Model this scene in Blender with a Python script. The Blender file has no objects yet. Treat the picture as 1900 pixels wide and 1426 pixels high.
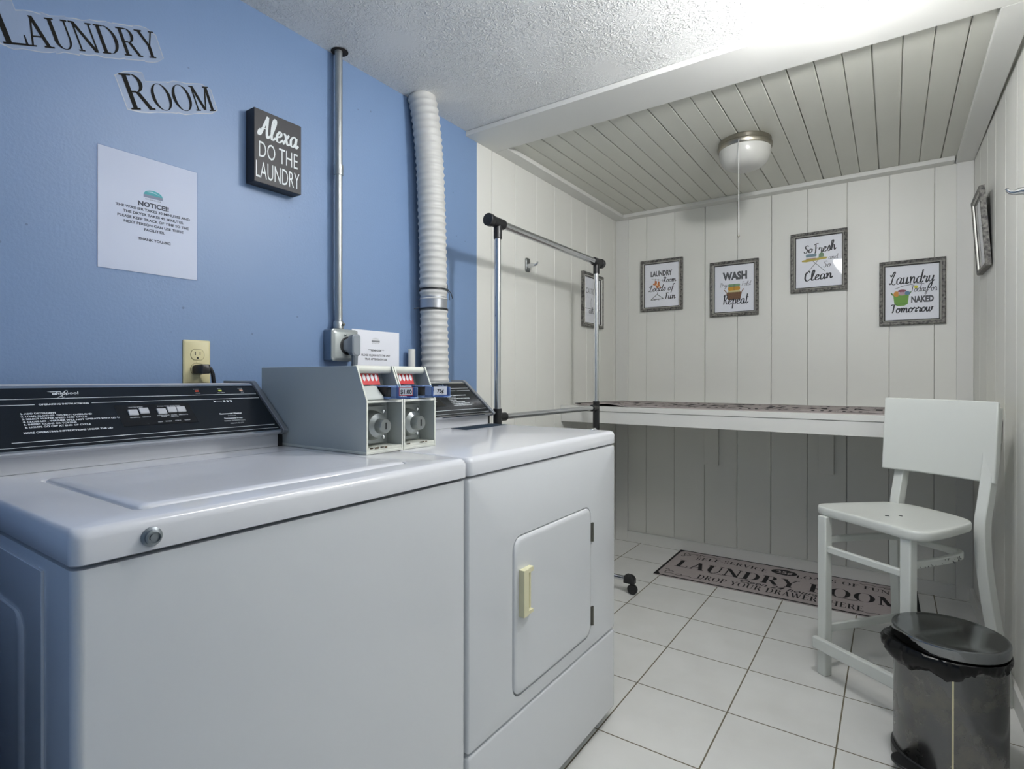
import bpy, bmesh, math, random
from mathutils import Vector, Matrix
random.seed(7)
sc = bpy.context.scene
C = sc.collection
PI = math.pi

# ------------------------------------------------------------------ camera
YAW, PIT, ROL = 0.602781, -0.001818, 0.001097
cam = bpy.data.objects.new('camera', bpy.data.cameras.new('camera'))
C.objects.link(cam)
F = Vector((-math.sin(YAW) * math.cos(PIT), math.cos(YAW) * math.cos(PIT), math.sin(PIT)))
R0 = Vector((math.cos(YAW), math.sin(YAW), 0))
U0 = R0.cross(F)
R1 = math.cos(ROL) * R0 + math.sin(ROL) * U0
U1 = -math.sin(ROL) * R0 + math.cos(ROL) * U0
M = Matrix((R1, U1, -F)).transposed().to_4x4()
M.translation = Vector((1.53939, 0, 1.08124))
cam.matrix_world = M
cam.data.sensor_width = 36
cam.data.lens = 1024.558 / 1900 * 36
cam.data.shift_y = -9.59 / 1900
cam.data.clip_start = 0.02
sc.camera = cam

# ------------------------------------------------------------------ world and exposure
sc.view_settings.view_transform = 'Standard'
sc.view_settings.look = 'None'
sc.view_settings.gamma = 1
sc.view_settings.exposure = 0.07
W = bpy.data.worlds.new('world')
sc.world = W
W.use_nodes = True
W.node_tree.nodes['Background'].inputs[0].default_value = (0.52, 0.74, 1.0, 1)
W.node_tree.nodes['Background'].inputs[1].default_value = .22
CFL_STRENGTH = 480
TUBE_STRENGTH = 22


# ------------------------------------------------------------------ helpers
def lin(h):
    h = h.lstrip('#')
    o = []
    for i in (0, 2, 4):
        c = int(h[i:i + 2], 16) / 255
        o.append(c / 12.92 if c <= .04045 else ((c + .055) / 1.055) ** 2.4)
    return (*o, 1)


def mat(name, col, rough=.5, metal=0, spec=.5, coat=0, bump=0, bscale=60, var=0, vscale=4, emit=0, stretch=None, coatr=.05):
    m = bpy.data.materials.new(name)
    m.use_nodes = True
    nt = m.node_tree
    b = nt.nodes['Principled BSDF']
    b.inputs['Base Color'].default_value = lin(col)
    b.inputs['Roughness'].default_value = rough
    b.inputs['Metallic'].default_value = metal
    b.inputs['Specular IOR Level'].default_value = spec
    b.inputs['Coat Weight'].default_value = coat
    b.inputs['Coat Roughness'].default_value = coatr
    if emit:
        b.inputs['Emission Color'].default_value = lin(col)
        b.inputs['Emission Strength'].default_value = emit
    if bump or var:
        tc = nt.nodes.new('ShaderNodeTexCoord')
        src = tc.outputs['Object']
        if stretch:
            mp = nt.nodes.new('ShaderNodeMapping')
            mp.inputs['Scale'].default_value = stretch
            nt.links.new(src, mp.inputs['Vector'])
            src = mp.outputs['Vector']
    if bump:
        n = nt.nodes.new('ShaderNodeTexNoise')
        n.inputs['Scale'].default_value = bscale
        n.inputs['Detail'].default_value = 4
        nt.links.new(src, n.inputs['Vector'])
        bp = nt.nodes.new('ShaderNodeBump')
        bp.inputs['Strength'].default_value = bump
        bp.inputs['Distance'].default_value = .002
        nt.links.new(n.outputs['Fac'], bp.inputs['Height'])
        nt.links.new(bp.outputs['Normal'], b.inputs['Normal'])
    if var:
        n = nt.nodes.new('ShaderNodeTexNoise')
        n.inputs['Scale'].default_value = vscale
        n.inputs['Detail'].default_value = 5
        nt.links.new(src, n.inputs['Vector'])
        mx = nt.nodes.new('ShaderNodeMix')
        mx.data_type = 'RGBA'
        c = lin(col)
        mx.inputs['A'].default_value = [x * (1 - var) for x in c[:3]] + [1]
        mx.inputs['B'].default_value = [min(1, x * (1 + var)) for x in c[:3]] + [1]
        nt.links.new(n.outputs['Fac'], mx.inputs['Factor'])
        nt.links.new(mx.outputs['Result'], b.inputs['Base Color'])
    return m


class MB:
    """collects shapes into one mesh"""

    def __init__(s):
        s.v, s.f = [], []

    def add(s, vs, fs):
        k = len(s.v)
        s.v += [tuple(p) for p in vs]
        s.f += [tuple(i + k for i in f) for f in fs]
        return s

    def box(s, x0, x1, y0, y1, z0, z1, T=None):
        vs = [(x, y, z) for z in (z0, z1) for y in (y0, y1) for x in (x0, x1)]
        if T: vs = [T(p) for p in vs]
        return s.add(vs, [(0, 2, 3, 1), (4, 5, 7, 6), (0, 1, 5, 4), (2, 6, 7, 3), (0, 4, 6, 2), (1, 3, 7, 5)])

    def beam(s, a, b, w, h, up=(0, 0, 1)):
        """square bar from a to b, w across, h along 'up'"""
        a, b = Vector(a), Vector(b)
        d = (b - a).normalized()
        x = d.cross(Vector(up)).normalized()
        y = x.cross(d)
        vs = [p + x * (i * w / 2) + y * (j * h / 2) for p in (a, b) for i, j in ((-1, -1), (1, -1), (1, 1), (-1, 1))]
        return s.add(vs, [(3, 2, 1, 0), (4, 5, 6, 7), (0, 1, 5, 4), (1, 2, 6, 5), (2, 3, 7, 6), (3, 0, 4, 7)])

    def loft(s, rings, cap0=True, cap1=True, closed=True):
        n = len(rings[0])
        vs = [p for r in rings for p in r]
        fs = []
        for k in range(len(rings) - 1):
            for i in range(n if closed else n - 1):
                j = (i + 1) % n
                fs.append((k * n + i, k * n + j, (k + 1) * n + j, (k + 1) * n + i))
        if cap0: fs.append(tuple(reversed(range(n))))
        if cap1: fs.append(tuple(range((len(rings) - 1) * n, len(rings) * n)))
        return s.add(vs, fs)

    def prism(s, poly, fn, h0, h1):
        return s.loft([[fn(p[0], p[1], h) for p in poly] for h in (h0, h1)])

    def tube(s, pts, r, n=14, caps=True):
        pts = [Vector(p) for p in pts]
        rs = r if isinstance(r, (list, tuple)) else [r] * len(pts)
        rings = []
        prev = None
        for i, p in enumerate(pts):
            d = (pts[min(i + 1, len(pts) - 1)] - pts[max(i - 1, 0)]).normalized()
            if prev is None:
                u = d.orthogonal().normalized()
            else:
                u = (prev - d * prev.dot(d)).normalized()
            prev = u
            w = d.cross(u)
            rings.append([p + (u * math.cos(2 * PI * k / n) + w * math.sin(2 * PI * k / n)) * rs[i] for k in range(n)])
        return s.loft(rings, caps, caps)

    def lathe(s, prof, c=(0, 0, 0), n=32, ax='z', caps=True):
        """prof: (radius, height) along axis"""
        rings = []
        for r, h in prof:
            ring = []
            for k in range(n):
                a = 2 * PI * k / n
                p = (r * math.cos(a), r * math.sin(a), h)
                if ax == 'x': p = (p[2], p[0], p[1])
                if ax == 'y': p = (p[1], p[2], p[0])
                ring.append((c[0] + p[0], c[1] + p[1], c[2] + p[2]))
            rings.append(ring)
        return s.loft(rings, caps, caps)

    def poly(s, pts, fn, h):
        return s.add([fn(p[0], p[1], h) for p in pts], [tuple(range(len(pts)))])

    def build(s, name, m, parent=None, bevel=0, smooth=True, seg=2, ang=35):
        me = bpy.data.meshes.new(name)
        me.from_pydata(s.v, [], s.f)
        bm = bmesh.new()
        bm.from_mesh(me)
        bmesh.ops.recalc_face_normals(bm, faces=bm.faces)
        bm.to_mesh(me)
        bm.free()
        if smooth:
            for p in me.polygons: p.use_smooth = True
            me.set_sharp_from_angle(angle=math.radians(ang))
        me.materials.append(m)
        o = bpy.data.objects.new(name, me)
        C.objects.link(o)
        if parent: o.parent = parent
        if bevel:
            b = o.modifiers.new('bevel', 'BEVEL')
            b.width = bevel
            b.segments = seg
            b.limit_method = 'ANGLE'
            b.angle_limit = math.radians(40)
            b.harden_normals = False
        return o


def rr(x0, x1, y0, y1, r, n=6):
    pts = []
    for cx, cy, a in ((x1 - r, y1 - r, 0), (x0 + r, y1 - r, 90), (x0 + r, y0 + r, 180), (x1 - r, y0 + r, 270)):
        for k in range(n + 1):
            t = math.radians(a + 90 * k / n)
            pts.append((cx + r * math.cos(t), cy + r * math.sin(t)))
    return pts


def cr(pts, n=6, closed=False):
    """Catmull-Rom through points"""
    P = [Vector((*p, 0)) if len(p) == 2 else Vector(p) for p in pts]
    m = len(P)
    out = []
    for i in range(m if closed else m - 1):
        if closed:
            a, b, c, d = P[(i - 1) % m], P[i], P[(i + 1) % m], P[(i + 2) % m]
        else:
            a, b, c, d = P[max(i - 1, 0)], P[i], P[i + 1], P[min(i + 2, m - 1)]
        for k in range(n):
            t = k / n
            out.append(.5 * ((2 * b) + (c - a) * t + (2 * a - 5 * b + 4 * c - d) * t * t + (3 * b - a - 3 * c + d) * t ** 3))
    if not closed: out.append(P[-1])
    return out


def tag(o, label, cat, group=None):
    o['label'] = label
    o['category'] = cat
    if group: o['group'] = group
    return o


def thing(name, label, cat, loc=(0, 0, 0), rot=None, group=None):
    o = bpy.data.objects.new(name, None)
    o.empty_display_size = .05
    C.objects.link(o)
    mt = (rot.to_4x4() if rot else Matrix.Identity(4))
    mt.translation = Vector(loc)
    o.matrix_world = mt
    return tag(o, label, cat, group)


def struct(o):
    o['kind'] = 'structure'
    return o


def axes(u, v, n):
    return Matrix((Vector(u), Vector(v), Vector(n))).transposed()


LEFT = axes((0, 1, 0), (0, 0, 1), (1, 0, 0))     # on the blue wall, facing +x
BACK = axes((1, 0, 0), (0, 0, 1), (0, -1, 0))    # on the back wall, facing -y
RIGHT = axes((0, -1, 0), (0, 0, 1), (-1, 0, 0))  # on the right wall, facing -x
ident = lambda x, y, z: (x, y, z)


# ---- lettering: plain letters from the built-in font
def text(mb, s, x, y, size, align='CENTER', bold=0, sx=1, h=0, fn=ident, shear=0, space=1, rot=0):
    cu = bpy.data.curves.new('t', 'FONT')
    cu.body = s
    cu.size = size
    cu.align_x = align
    cu.offset = bold * size
    cu.shear = shear
    cu.space_character = space
    cu.resolution_u = 3
    o = bpy.data.objects.new('t', cu)
    C.objects.link(o)
    dg = bpy.context.evaluated_depsgraph_get()
    me = bpy.data.meshes.new_from_object(o.evaluated_get(dg))
    ca, sa = math.cos(rot), math.sin(rot)
    vs = [fn(x + v.co.x * sx * ca - v.co.y * sa, y + v.co.x * sx * sa + v.co.y * ca, h) for v in me.vertices]
    mb.add(vs, [tuple(p.vertices) for p in me.polygons])
    bpy.data.objects.remove(o)
    bpy.data.curves.remove(cu)
    bpy.data.meshes.remove(me)
    return mb


# ---- brush script letters: strokes on x-height .5, cap height 1
SC = {
    'a': (.55, [[(.42, .42), (.26, .5), (.07, .32), (.1, .05), (.24, .02), (.38, .2), (.44, .48)], [(.44, .48), (.41, .12), (.47, 0), (.6, .14)]]),
    'c': (.45, [[(.4, .4), (.27, .5), (.08, .32), (.1, .05), (.25, 0), (.48, .16)]]),
    'd': (.58, [[(.42, .42), (.26, .5), (.07, .32), (.1, .05), (.24, .02), (.38, .2), (.5, 1.0)], [(.5, 1.0), (.43, .2), (.48, 0), (.62, .14)]]),
    'e': (.46, [[(.06, .2), (.3, .3), (.36, .44), (.24, .5), (.09, .3), (.11, .05), (.26, 0), (.5, .16)]]),
    'f': (.4, [[(.42, .88), (.34, 1), (.22, .85), (.18, .3), (.12, -.3), (.04, -.3)], [(.04, .48), (.36, .5)]]),
    'h': (.56, [[(.04, .1), (.3, .85), (.22, 1), (.12, .8), (.08, 0)], [(.08, .1), (.22, .46), (.36, .48), (.38, .2), (.42, 0), (.58, .16)]]),
    'i': (.3, [[(.12, .5), (.1, .1), (.16, 0), (.3, .14)], [(.15, .68), (.17, .72)]]),
    'l': (.36, [[(.04, .1), (.3, .8), (.24, 1), (.12, .75), (.1, .15), (.18, 0), (.36, .14)]]),
    'm': (.84, [[(.04, .4), (.12, .5), (.12, 0)], [(.12, .15), (.28, .48), (.38, .44), (.38, 0)], [(.38, .15), (.54, .48), (.66, .42), (.66, .12), (.72, 0), (.86, .14)]]),
    'n': (.6, [[(.04, .4), (.12, .5), (.12, 0)], [(.12, .15), (.3, .48), (.42, .42), (.42, .12), (.48, 0), (.62, .16)]]),
    'o': (.5, [[(.26, .5), (.08, .34), (.1, .06), (.26, 0), (.42, .16), (.4, .42), (.26, .5), (.2, .4), (.36, .36), (.52, .42)]]),
    'p': (.54, [[(.04, .4), (.14, .5), (.12, -.45)], [(.12, .2), (.26, .5), (.44, .4), (.42, .08), (.28, 0), (.14, .08)], [(.4, .05), (.56, .14)]]),
    'r': (.44, [[(.04, .3), (.12, .52), (.16, .42), (.34, .44), (.3, .1), (.36, 0), (.48, .16)]]),
    's': (.42, [[(.04, .1), (.26, .54), (.36, .2), (.26, 0), (.08, .04)], [(.3, .04), (.44, .14)]]),
    't': (.38, [[(.2, .95), (.14, .15), (.2, 0), (.38, .16)], [(.02, .62), (.36, .66)]]),
    'u': (.6, [[(.1, .5), (.08, .12), (.18, 0), (.34, .1), (.42, .5)], [(.42, .5), (.41, .1), (.48, 0), (.62, .14)]]),
    'w': (.74, [[(.06, .5), (.1, .06), (.2, 0), (.32, .2), (.35, .48)], [(.35, .48), (.35, .08), (.46, 0), (.6, .2), (.62, .5), (.76, .44)]]),
    'x': (.5, [[(.06, .46), (.16, .46), (.34, .03), (.5, .08)], [(.42, .5), (.24, .26), (.06, 0)]]),
    'y': (.58, [[(.1, .5), (.08, .16), (.2, .06), (.36, .2), (.44, .5)], [(.44, .5), (.36, -.25), (.22, -.46), (.12, -.3), (.3, -.05), (.6, .16)]]),
    'A': (.78, [[(.3, .34), (.12, .3), (.04, .1), (.16, .1), (.34, .5), (.56, 1.0)], [(.56, 1.0), (.56, .3), (.62, .02), (.76, .12)], [(.2, .4), (.56, .42)]]),
    'C': (.6, [[(.5, .8), (.4, .95), (.14, .75), (.08, .25), (.26, 0), (.6, .18)]]),
    'D': (.7, [[(.24, .92), (.2, .1), (.12, .02)], [(.06, .85), (.3, .98), (.6, .7), (.56, .2), (.3, 0), (.12, .06)]]),
    'F': (.56, [[(.26, .9), (.22, .2), (.14, 0)], [(.06, .86), (.3, .96), (.56, .94)], [(.2, .5), (.46, .52)]]),
    'L': (.64, [[(.06, .78), (.16, .62), (.36, .98), (.44, .88), (.3, .5), (.22, .1), (.1, .02), (.06, .1), (.24, .08), (.44, -.02), (.62, .06)]]),
    'R': (.66, [[(.2, .92), (.16, 0)], [(.06, .84), (.3, .98), (.52, .8), (.4, .52), (.2, .46)], [(.3, .48), (.5, .05), (.68, .1)]]),
    'S': (.54, [[(.48, .82), (.36, .98), (.16, .84), (.2, .6), (.4, .4), (.36, .08), (.18, 0), (.04, .16)]]),
    'T': (.6, [[(.34, .9), (.3, .2), (.2, 0)], [(.04, .82), (.2, .94), (.6, .92)]]),
}


def script(mb, s, x, y, size, wt=.11, h=0, fn=ident, align='C', slant=.12, sx=1, rot=0):
    adv = sum(SC[c][0] if c in SC else .35 for c in s) * size * sx
    ox = x - adv / 2 if align == 'C' else x
    ca, sa = math.cos(rot), math.sin(rot)
    pen = 0
    zi = 0
    for c in s:
        if c in SC:
            for st in SC[c][1]:
                P = cr(st, 5)
                L, Rr = [], []
                for i, p in enumerate(P):
                    d = (P[min(i + 1, len(P) - 1)] - P[max(i - 1, 0)])
                    if d.length < 1e-6: d = Vector((1, 0, 0))
                    d.normalize()
                    w = wt * (.35 + .65 * max(0, abs(d.y)) ** 1.5) / 2
                    n = Vector((-d.y, d.x, 0))
                    for lst, q in ((L, p + n * w), (Rr, p - n * w)):
                        qx = (pen + q.x + q.y * slant) * size * sx + ox - x
                        qy = q.y * size
                        lst.append(fn(x + qx * ca - qy * sa, y + qx * sa + qy * ca, h + zi * 5e-5 + i * 2.5e-6))
                k = len(L)
                zi += 1
                mb.add(L + Rr, [(i, i + 1, k + i + 1, k + i) for i in range(k - 1)])
            pen += SC[c][0]
        else:
            pen += .35
    return mb


# ---- engraved serif capitals
def serif(mb, s, x, y, size, fn=ident, h=0, align='C', T=.16, t=.045, sx=1, shear=0, arc=0, space=.06, rot=0, sizes=None):
    G = {'L': .68, 'A': .8, 'U': .84, 'N': .88, 'D': .86, 'R': .82, 'Y': .8, 'O': .92, 'M': 1.0, 'S': .62, 'E': .7, 'F': .64,
         'V': .8, 'I': .38, 'C': .78, 'P': .7, 'W': 1.14, 'H': .9, '-': .4, ' ': .36}
    szs = sizes or [size] * len(s)
    tot = sum((G[c] + space) * z for c, z in zip(s, szs)) * sx
    pen = x - tot / 2 if align == 'C' else x
    x_start = pen
    ca, sa = math.cos(rot), math.sin(rot)
    for c, size in zip(s, szs):
        Q = []

        def quad(p): Q.append(p)

        def diag(x0, y0, x1, y1, w): quad([(x0 - w / 2, y0), (x0 + w / 2, y0), (x1 + w / 2, y1), (x1 - w / 2, y1)])

        def bar(x0, x1, yy, w=t): quad([(x0, yy - w / 2), (x1, yy - w / 2), (x1, yy + w / 2), (x0, yy + w / 2)])

        def sf(xx, yy, w=.3): bar(xx - w / 2, xx + w / 2, yy + (t / 2 if yy < .5 else -t / 2))

        def stem(xx, y0=0, y1=1, w=T, b=True, tp=True):
            diag(xx, y0, xx, y1, w)
            if b: sf(xx, y0, w + .16)
            if tp: sf(xx, y1, w + .16)

        def arcs(cx, cy, rx, ry, a0, a1, n=18, T=T):
            for k in range(n):
                q = []
                for a in (a0 + (a1 - a0) * k / n, a0 + (a1 - a0) * (k + 1) / n):
                    a = math.radians(a)
                    w = t + (T - t) * abs(math.cos(a)) ** 1.3
                    ux, uy = math.cos(a), math.sin(a)
                    q.append(((cx + (rx) * ux, cy + ry * uy), (cx + (rx - w) * ux, cy + (ry - w * (t / T if abs(uy) > .9 else .6)) * uy)))
                quad([q[0][0], q[1][0], q[1][1], q[0][1]])

        if c == 'L':
            stem(.2); bar(.2, .64, t / 2); quad([(.6, 0), (.66, 0), (.66, .26), (.63, .26)])
        elif c == 'A':
            diag(.1, 0, .4, 1, t * 1.3); diag(.66, 0, .38, 1, T); bar(.2, .56, .34); sf(.1, 0, .26); sf(.66, 0, .34)
        elif c == 'U':
            stem(.2, .3, 1, b=False); stem(.7, .3, 1, t * 1.3, b=False); arcs(.43, .31, .31, .31, 180, 300); arcs(.43, .31, .29, .31, 300, 360, T=t * 1.5)
        elif c == 'N':
            stem(.16, w=t * 1.3, tp=False); diag(.16, 1, .72, 0, T); stem(.74, w=t * 1.3, b=False); sf(.12, 1, .2)
        elif c == 'D':
            stem(.2); arcs(.36, .5, .46, .5, -90, 90); bar(.2, .38, t / 2); bar(.2, .38, 1 - t / 2)
        elif c in 'RP':
            stem(.2); arcs(.38, .74, .3, .26, -90, 90, T=T * .9); bar(.2, .4, 1 - t / 2); bar(.2, .4, .48 + t / 2)
            if c == 'R': diag(.44, .49, .7, 0, T); sf(.72, 0, .2)
        elif c == 'Y':
            diag(.14, 1, .42, .44, T); diag(.7, 1, .44, .44, t * 1.3); stem(.42, 0, .5, tp=False); sf(.14, 1, .32); sf(.7, 1, .24)
        elif c == 'O':
            arcs(.46, .5, .42, .52, 0, 360, 32)
        elif c == 'C':
            arcs(.44, .5, .4, .52, 45, 315, 26); quad([(.68, .68), (.72, .68), (.72, .96), (.69, .96)])
        elif c == 'M':
            stem(.14, w=t * 1.3, tp=False); diag(.16, 1, .48, .04, T); diag(.82, 1, .5, .04, t * 1.3); stem(.84); sf(.12, 1, .2)
        elif c == 'S':
            arcs(.3, .74, .23, .27, 20, 270, 16, T * .8); arcs(.3, .265, .25, .275, 90, -160, 16, T * .8)
            quad([(.48, .7), (.52, .7), (.52, .98), (.49, .98)]); quad([(.06, .3), (.1, .3), (.09, .02), (.06, .02)])
        elif c in 'EF':
            stem(.2); bar(.2, .6, 1 - t / 2); bar(.2, .5, .52); quad([(.56, 1), (.62, 1), (.62, .74), (.6, .74)]); quad([(.48, .62), (.5, .62), (.5, .42), (.48, .42)])
            if c == 'E': bar(.2, .64, t / 2); quad([(.6, 0), (.66, 0), (.66, .27), (.63, .27)])
        elif c == 'V':
            diag(.14, 1, .42, 0, T); diag(.7, 1, .44, 0, t * 1.3); sf(.14, 1, .32); sf(.7, 1, .24)
        elif c == 'W':
            diag(.14, 1, .38, 0, T); diag(.58, 1, .4, 0, t * 1.3); diag(.58, 1, .82, 0, T); diag(1.04, 1, .84, 0, t * 1.3); sf(.14, 1, .3); sf(.58, 1, .26); sf(1.04, 1, .22)
        elif c == 'H':
            stem(.2); stem(.7); bar(.2, .7, .52)
        elif c == 'I':
            stem(.19)
        elif c == '-':
            bar(.06, .34, .38, t * 1.6)
        for qi, q in enumerate(Q):
            pts = []
            for px, py in q:
                ax = pen + (px + py * shear) * size * sx
                ay = py * size
                if arc:
                    m = (ax - x_start) / tot * 2 - 1
                    ay += arc * (1 - m * m)
                dx = ax - x
                pts.append(fn(x + dx * ca - ay * sa, y + dx * sa + ay * ca, h + (qi % 20) * 2.5e-5))
            mb.add(pts, [tuple(range(len(pts)))])
        pen += (G[c] + space) * size * sx
    return mb


# ------------------------------------------------------------------ materials
def mat_blue():
    m = mat('blue_wall_paint', '758fb4', .42, bump=.25, bscale=140, var=.035, vscale=1.6)
    nt = m.node_tree
    b = nt.nodes['Principled BSDF']
    src = b.inputs['Base Color'].links[0].from_socket
    tc = nt.nodes.new('ShaderNodeTexCoord')
    vo = nt.nodes.new('ShaderNodeTexVoronoi'); vo.inputs['Scale'].default_value = 17
    lt = nt.nodes.new('ShaderNodeMath'); lt.operation = 'LESS_THAN'; lt.inputs[1].default_value = .055
    sp = nt.nodes.new('ShaderNodeSeparateColor')
    gt = nt.nodes.new('ShaderNodeMath'); gt.operation = 'GREATER_THAN'; gt.inputs[1].default_value = .55
    mu = nt.nodes.new('ShaderNodeMath'); mu.operation = 'MULTIPLY'
    m2 = nt.nodes.new('ShaderNodeMath'); m2.operation = 'MULTIPLY'; m2.inputs[1].default_value = .55
    mx = nt.nodes.new('ShaderNodeMix'); mx.data_type = 'RGBA'; mx.inputs['B'].default_value = lin('4f6078')
    L = nt.links.new
    L(tc.outputs['Object'], vo.inputs['Vector']); L(vo.outputs['Distance'], lt.inputs[0]); L(vo.outputs['Color'], sp.inputs[0]); L(sp.outputs[0], gt.inputs[0])
    L(lt.outputs[0], mu.inputs[0]); L(gt.outputs[0], mu.inputs[1]); L(mu.outputs[0], m2.inputs[0]); L(m2.outputs[0], mx.inputs['Factor']); L(src, mx.inputs['A']); L(mx.outputs['Result'], b.inputs['Base Color'])
    return m


def mat_ceiling():
    m = mat('knockdown_ceiling', 'ebebe9', .6)
    nt = m.node_tree
    b = nt.nodes['Principled BSDF']
    tc = nt.nodes.new('ShaderNodeTexCoord')
    n1 = nt.nodes.new('ShaderNodeTexNoise'); n1.inputs['Scale'].default_value = 78; n1.inputs['Detail'].default_value = 3; n1.inputs['Distortion'].default_value = 1.2
    n2 = nt.nodes.new('ShaderNodeTexNoise'); n2.inputs['Scale'].default_value = 5; n2.inputs['Detail'].default_value = 2
    r1 = nt.nodes.new('ShaderNodeValToRGB'); r1.color_ramp.elements[0].position = .44; r1.color_ramp.elements[1].position = .64
    r2 = nt.nodes.new('ShaderNodeValToRGB'); r2.color_ramp.elements[0].position = .30; r2.color_ramp.elements[1].position = .55
    mu = nt.nodes.new('ShaderNodeMath'); mu.operation = 'MULTIPLY'
    bp = nt.nodes.new('ShaderNodeBump'); bp.inputs['Strength'].default_value = .85; bp.inputs['Distance'].default_value = .0035
    for n in (n1, n2): nt.links.new(tc.outputs['Object'], n.inputs['Vector'])
    nt.links.new(n1.outputs['Fac'], r1.inputs['Fac']); nt.links.new(n2.outputs['Fac'], r2.inputs['Fac'])
    nt.links.new(r1.outputs['Color'], mu.inputs[0]); nt.links.new(r2.outputs['Color'], mu.inputs[1])
    nt.links.new(mu.outputs[0], bp.inputs['Height']); nt.links.new(bp.outputs['Normal'], b.inputs['Normal'])
    return m


TX0, TY0, TW, TH = .7947, 2.822, .306235, .317564


def mat_floor():
    m = mat('white_floor_tile', 'dcdcd9', .3)
    nt = m.node_tree
    b = nt.nodes['Principled BSDF']
    g = nt.nodes.new('ShaderNodeNewGeometry')
    mp = nt.nodes.new('ShaderNodeVectorMath'); mp.operation = 'SUBTRACT'; mp.inputs[1].default_value = (TX0 - 20 * TW, TY0 - 30 * TH, 0)
    br = nt.nodes.new('ShaderNodeTexBrick')
    br.offset = 0; br.squash = 1
    br.inputs['Scale'].default_value = 1
    br.inputs['Brick Width'].default_value = TW; br.inputs['Row Height'].default_value = TH
    br.inputs['Mortar Size'].default_value = .0024; br.inputs['Mortar Smooth'].default_value = .15; br.inputs['Bias'].default_value = 0
    br.inputs['Color1'].default_value = lin('e6e6e3'); br.inputs['Color2'].default_value = lin('ebebe8'); br.inputs['Mortar'].default_value = lin('77705f')
    nt.links.new(g.outputs['Position'], mp.inputs[0]); nt.links.new(mp.outputs[0], br.inputs['Vector'])
    n = nt.nodes.new('ShaderNodeTexNoise'); n.inputs['Scale'].default_value = 6; n.inputs['Detail'].default_value = 6
    mx = nt.nodes.new('ShaderNodeMix'); mx.data_type = 'RGBA'; mx.blend_type = 'MULTIPLY'; mx.inputs['Factor'].default_value = .25
    rp = nt.nodes.new('ShaderNodeValToRGB'); rp.color_ramp.elements[0].color = (.72, .71, .68, 1); rp.color_ramp.elements[0].position = .3; rp.color_ramp.elements[1].position = .65
    nt.links.new(g.outputs['Position'], n.inputs['Vector']); nt.links.new(n.outputs['Fac'], rp.inputs['Fac'])
    nt.links.new(br.outputs['Color'], mx.inputs['A']); nt.links.new(rp.outputs['Color'], mx.inputs['B'])
    nt.links.new(mx.outputs['Result'], b.inputs['Base Color'])
    bp = nt.nodes.new('ShaderNodeBump'); bp.invert = True; bp.inputs['Strength'].default_value = .6; bp.inputs['Distance'].default_value = .002
    nt.links.new(br.outputs['Fac'], bp.inputs['Height']); nt.links.new(bp.outputs['Normal'], b.inputs['Normal'])
    ro = nt.nodes.new('ShaderNodeMapRange'); ro.inputs['To Min'].default_value = .28; ro.inputs['To Max'].default_value = .85
    nt.links.new(br.outputs['Fac'], ro.inputs['Value']); nt.links.new(ro.outputs['Result'], b.inputs['Roughness'])
    return m


def mat_steel():
    m = mat('brushed_stainless', '9d9c98', .24, 1)
    nt = m.node_tree
    b = nt.nodes['Principled BSDF']
    tc = nt.nodes.new('ShaderNodeTexCoord')
    n = nt.nodes.new('ShaderNodeTexNoise'); n.inputs['Scale'].default_value = 9; n.inputs['Detail'].default_value = 8; n.inputs['Roughness'].default_value = .7
    nt.links.new(tc.outputs['Object'], n.inputs['Vector'])
    r = nt.nodes.new('ShaderNodeMapRange'); r.inputs['From Min'].default_value = .35; r.inputs['From Max'].default_value = .7; r.inputs['To Min'].default_value = .17; r.inputs['To Max'].default_value = .36
    nt.links.new(n.outputs['Fac'], r.inputs['Value']); nt.links.new(r.outputs['Result'], b.inputs['Roughness'])
    rp = nt.nodes.new('ShaderNodeValToRGB')
    rp.color_ramp.elements[0].position = .46; rp.color_ramp.elements[0].color = lin('6c6d6e')
    rp.color_ramp.elements[1].position = .66; rp.color_ramp.elements[1].color = lin('7b7973')
    nt.links.new(n.outputs['Fac'], rp.inputs['Fac']); nt.links.new(rp.outputs['Color'], b.inputs['Base Color'])
    return m


def mat_frame():
    m = mat('weathered_grey_wood', '6c6b68', .5)
    nt = m.node_tree
    b = nt.nodes['Principled BSDF']
    tc = nt.nodes.new('ShaderNodeTexCoord')
    n = nt.nodes.new('ShaderNodeTexNoise'); n.inputs['Scale'].default_value = 85; n.inputs['Detail'].default_value = 7
    rp = nt.nodes.new('ShaderNodeValToRGB')
    rp.color_ramp.elements[0].position = .36; rp.color_ramp.elements[0].color = lin('343332')
    rp.color_ramp.elements[1].position = .66; rp.color_ramp.elements[1].color = lin('84827c')
    nt.links.new(tc.outputs['Object'], n.inputs['Vector']); nt.links.new(n.outputs['Fac'], rp.inputs['Fac']); nt.links.new(rp.outputs['Color'], b.inputs['Base Color'])
    return m


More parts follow.
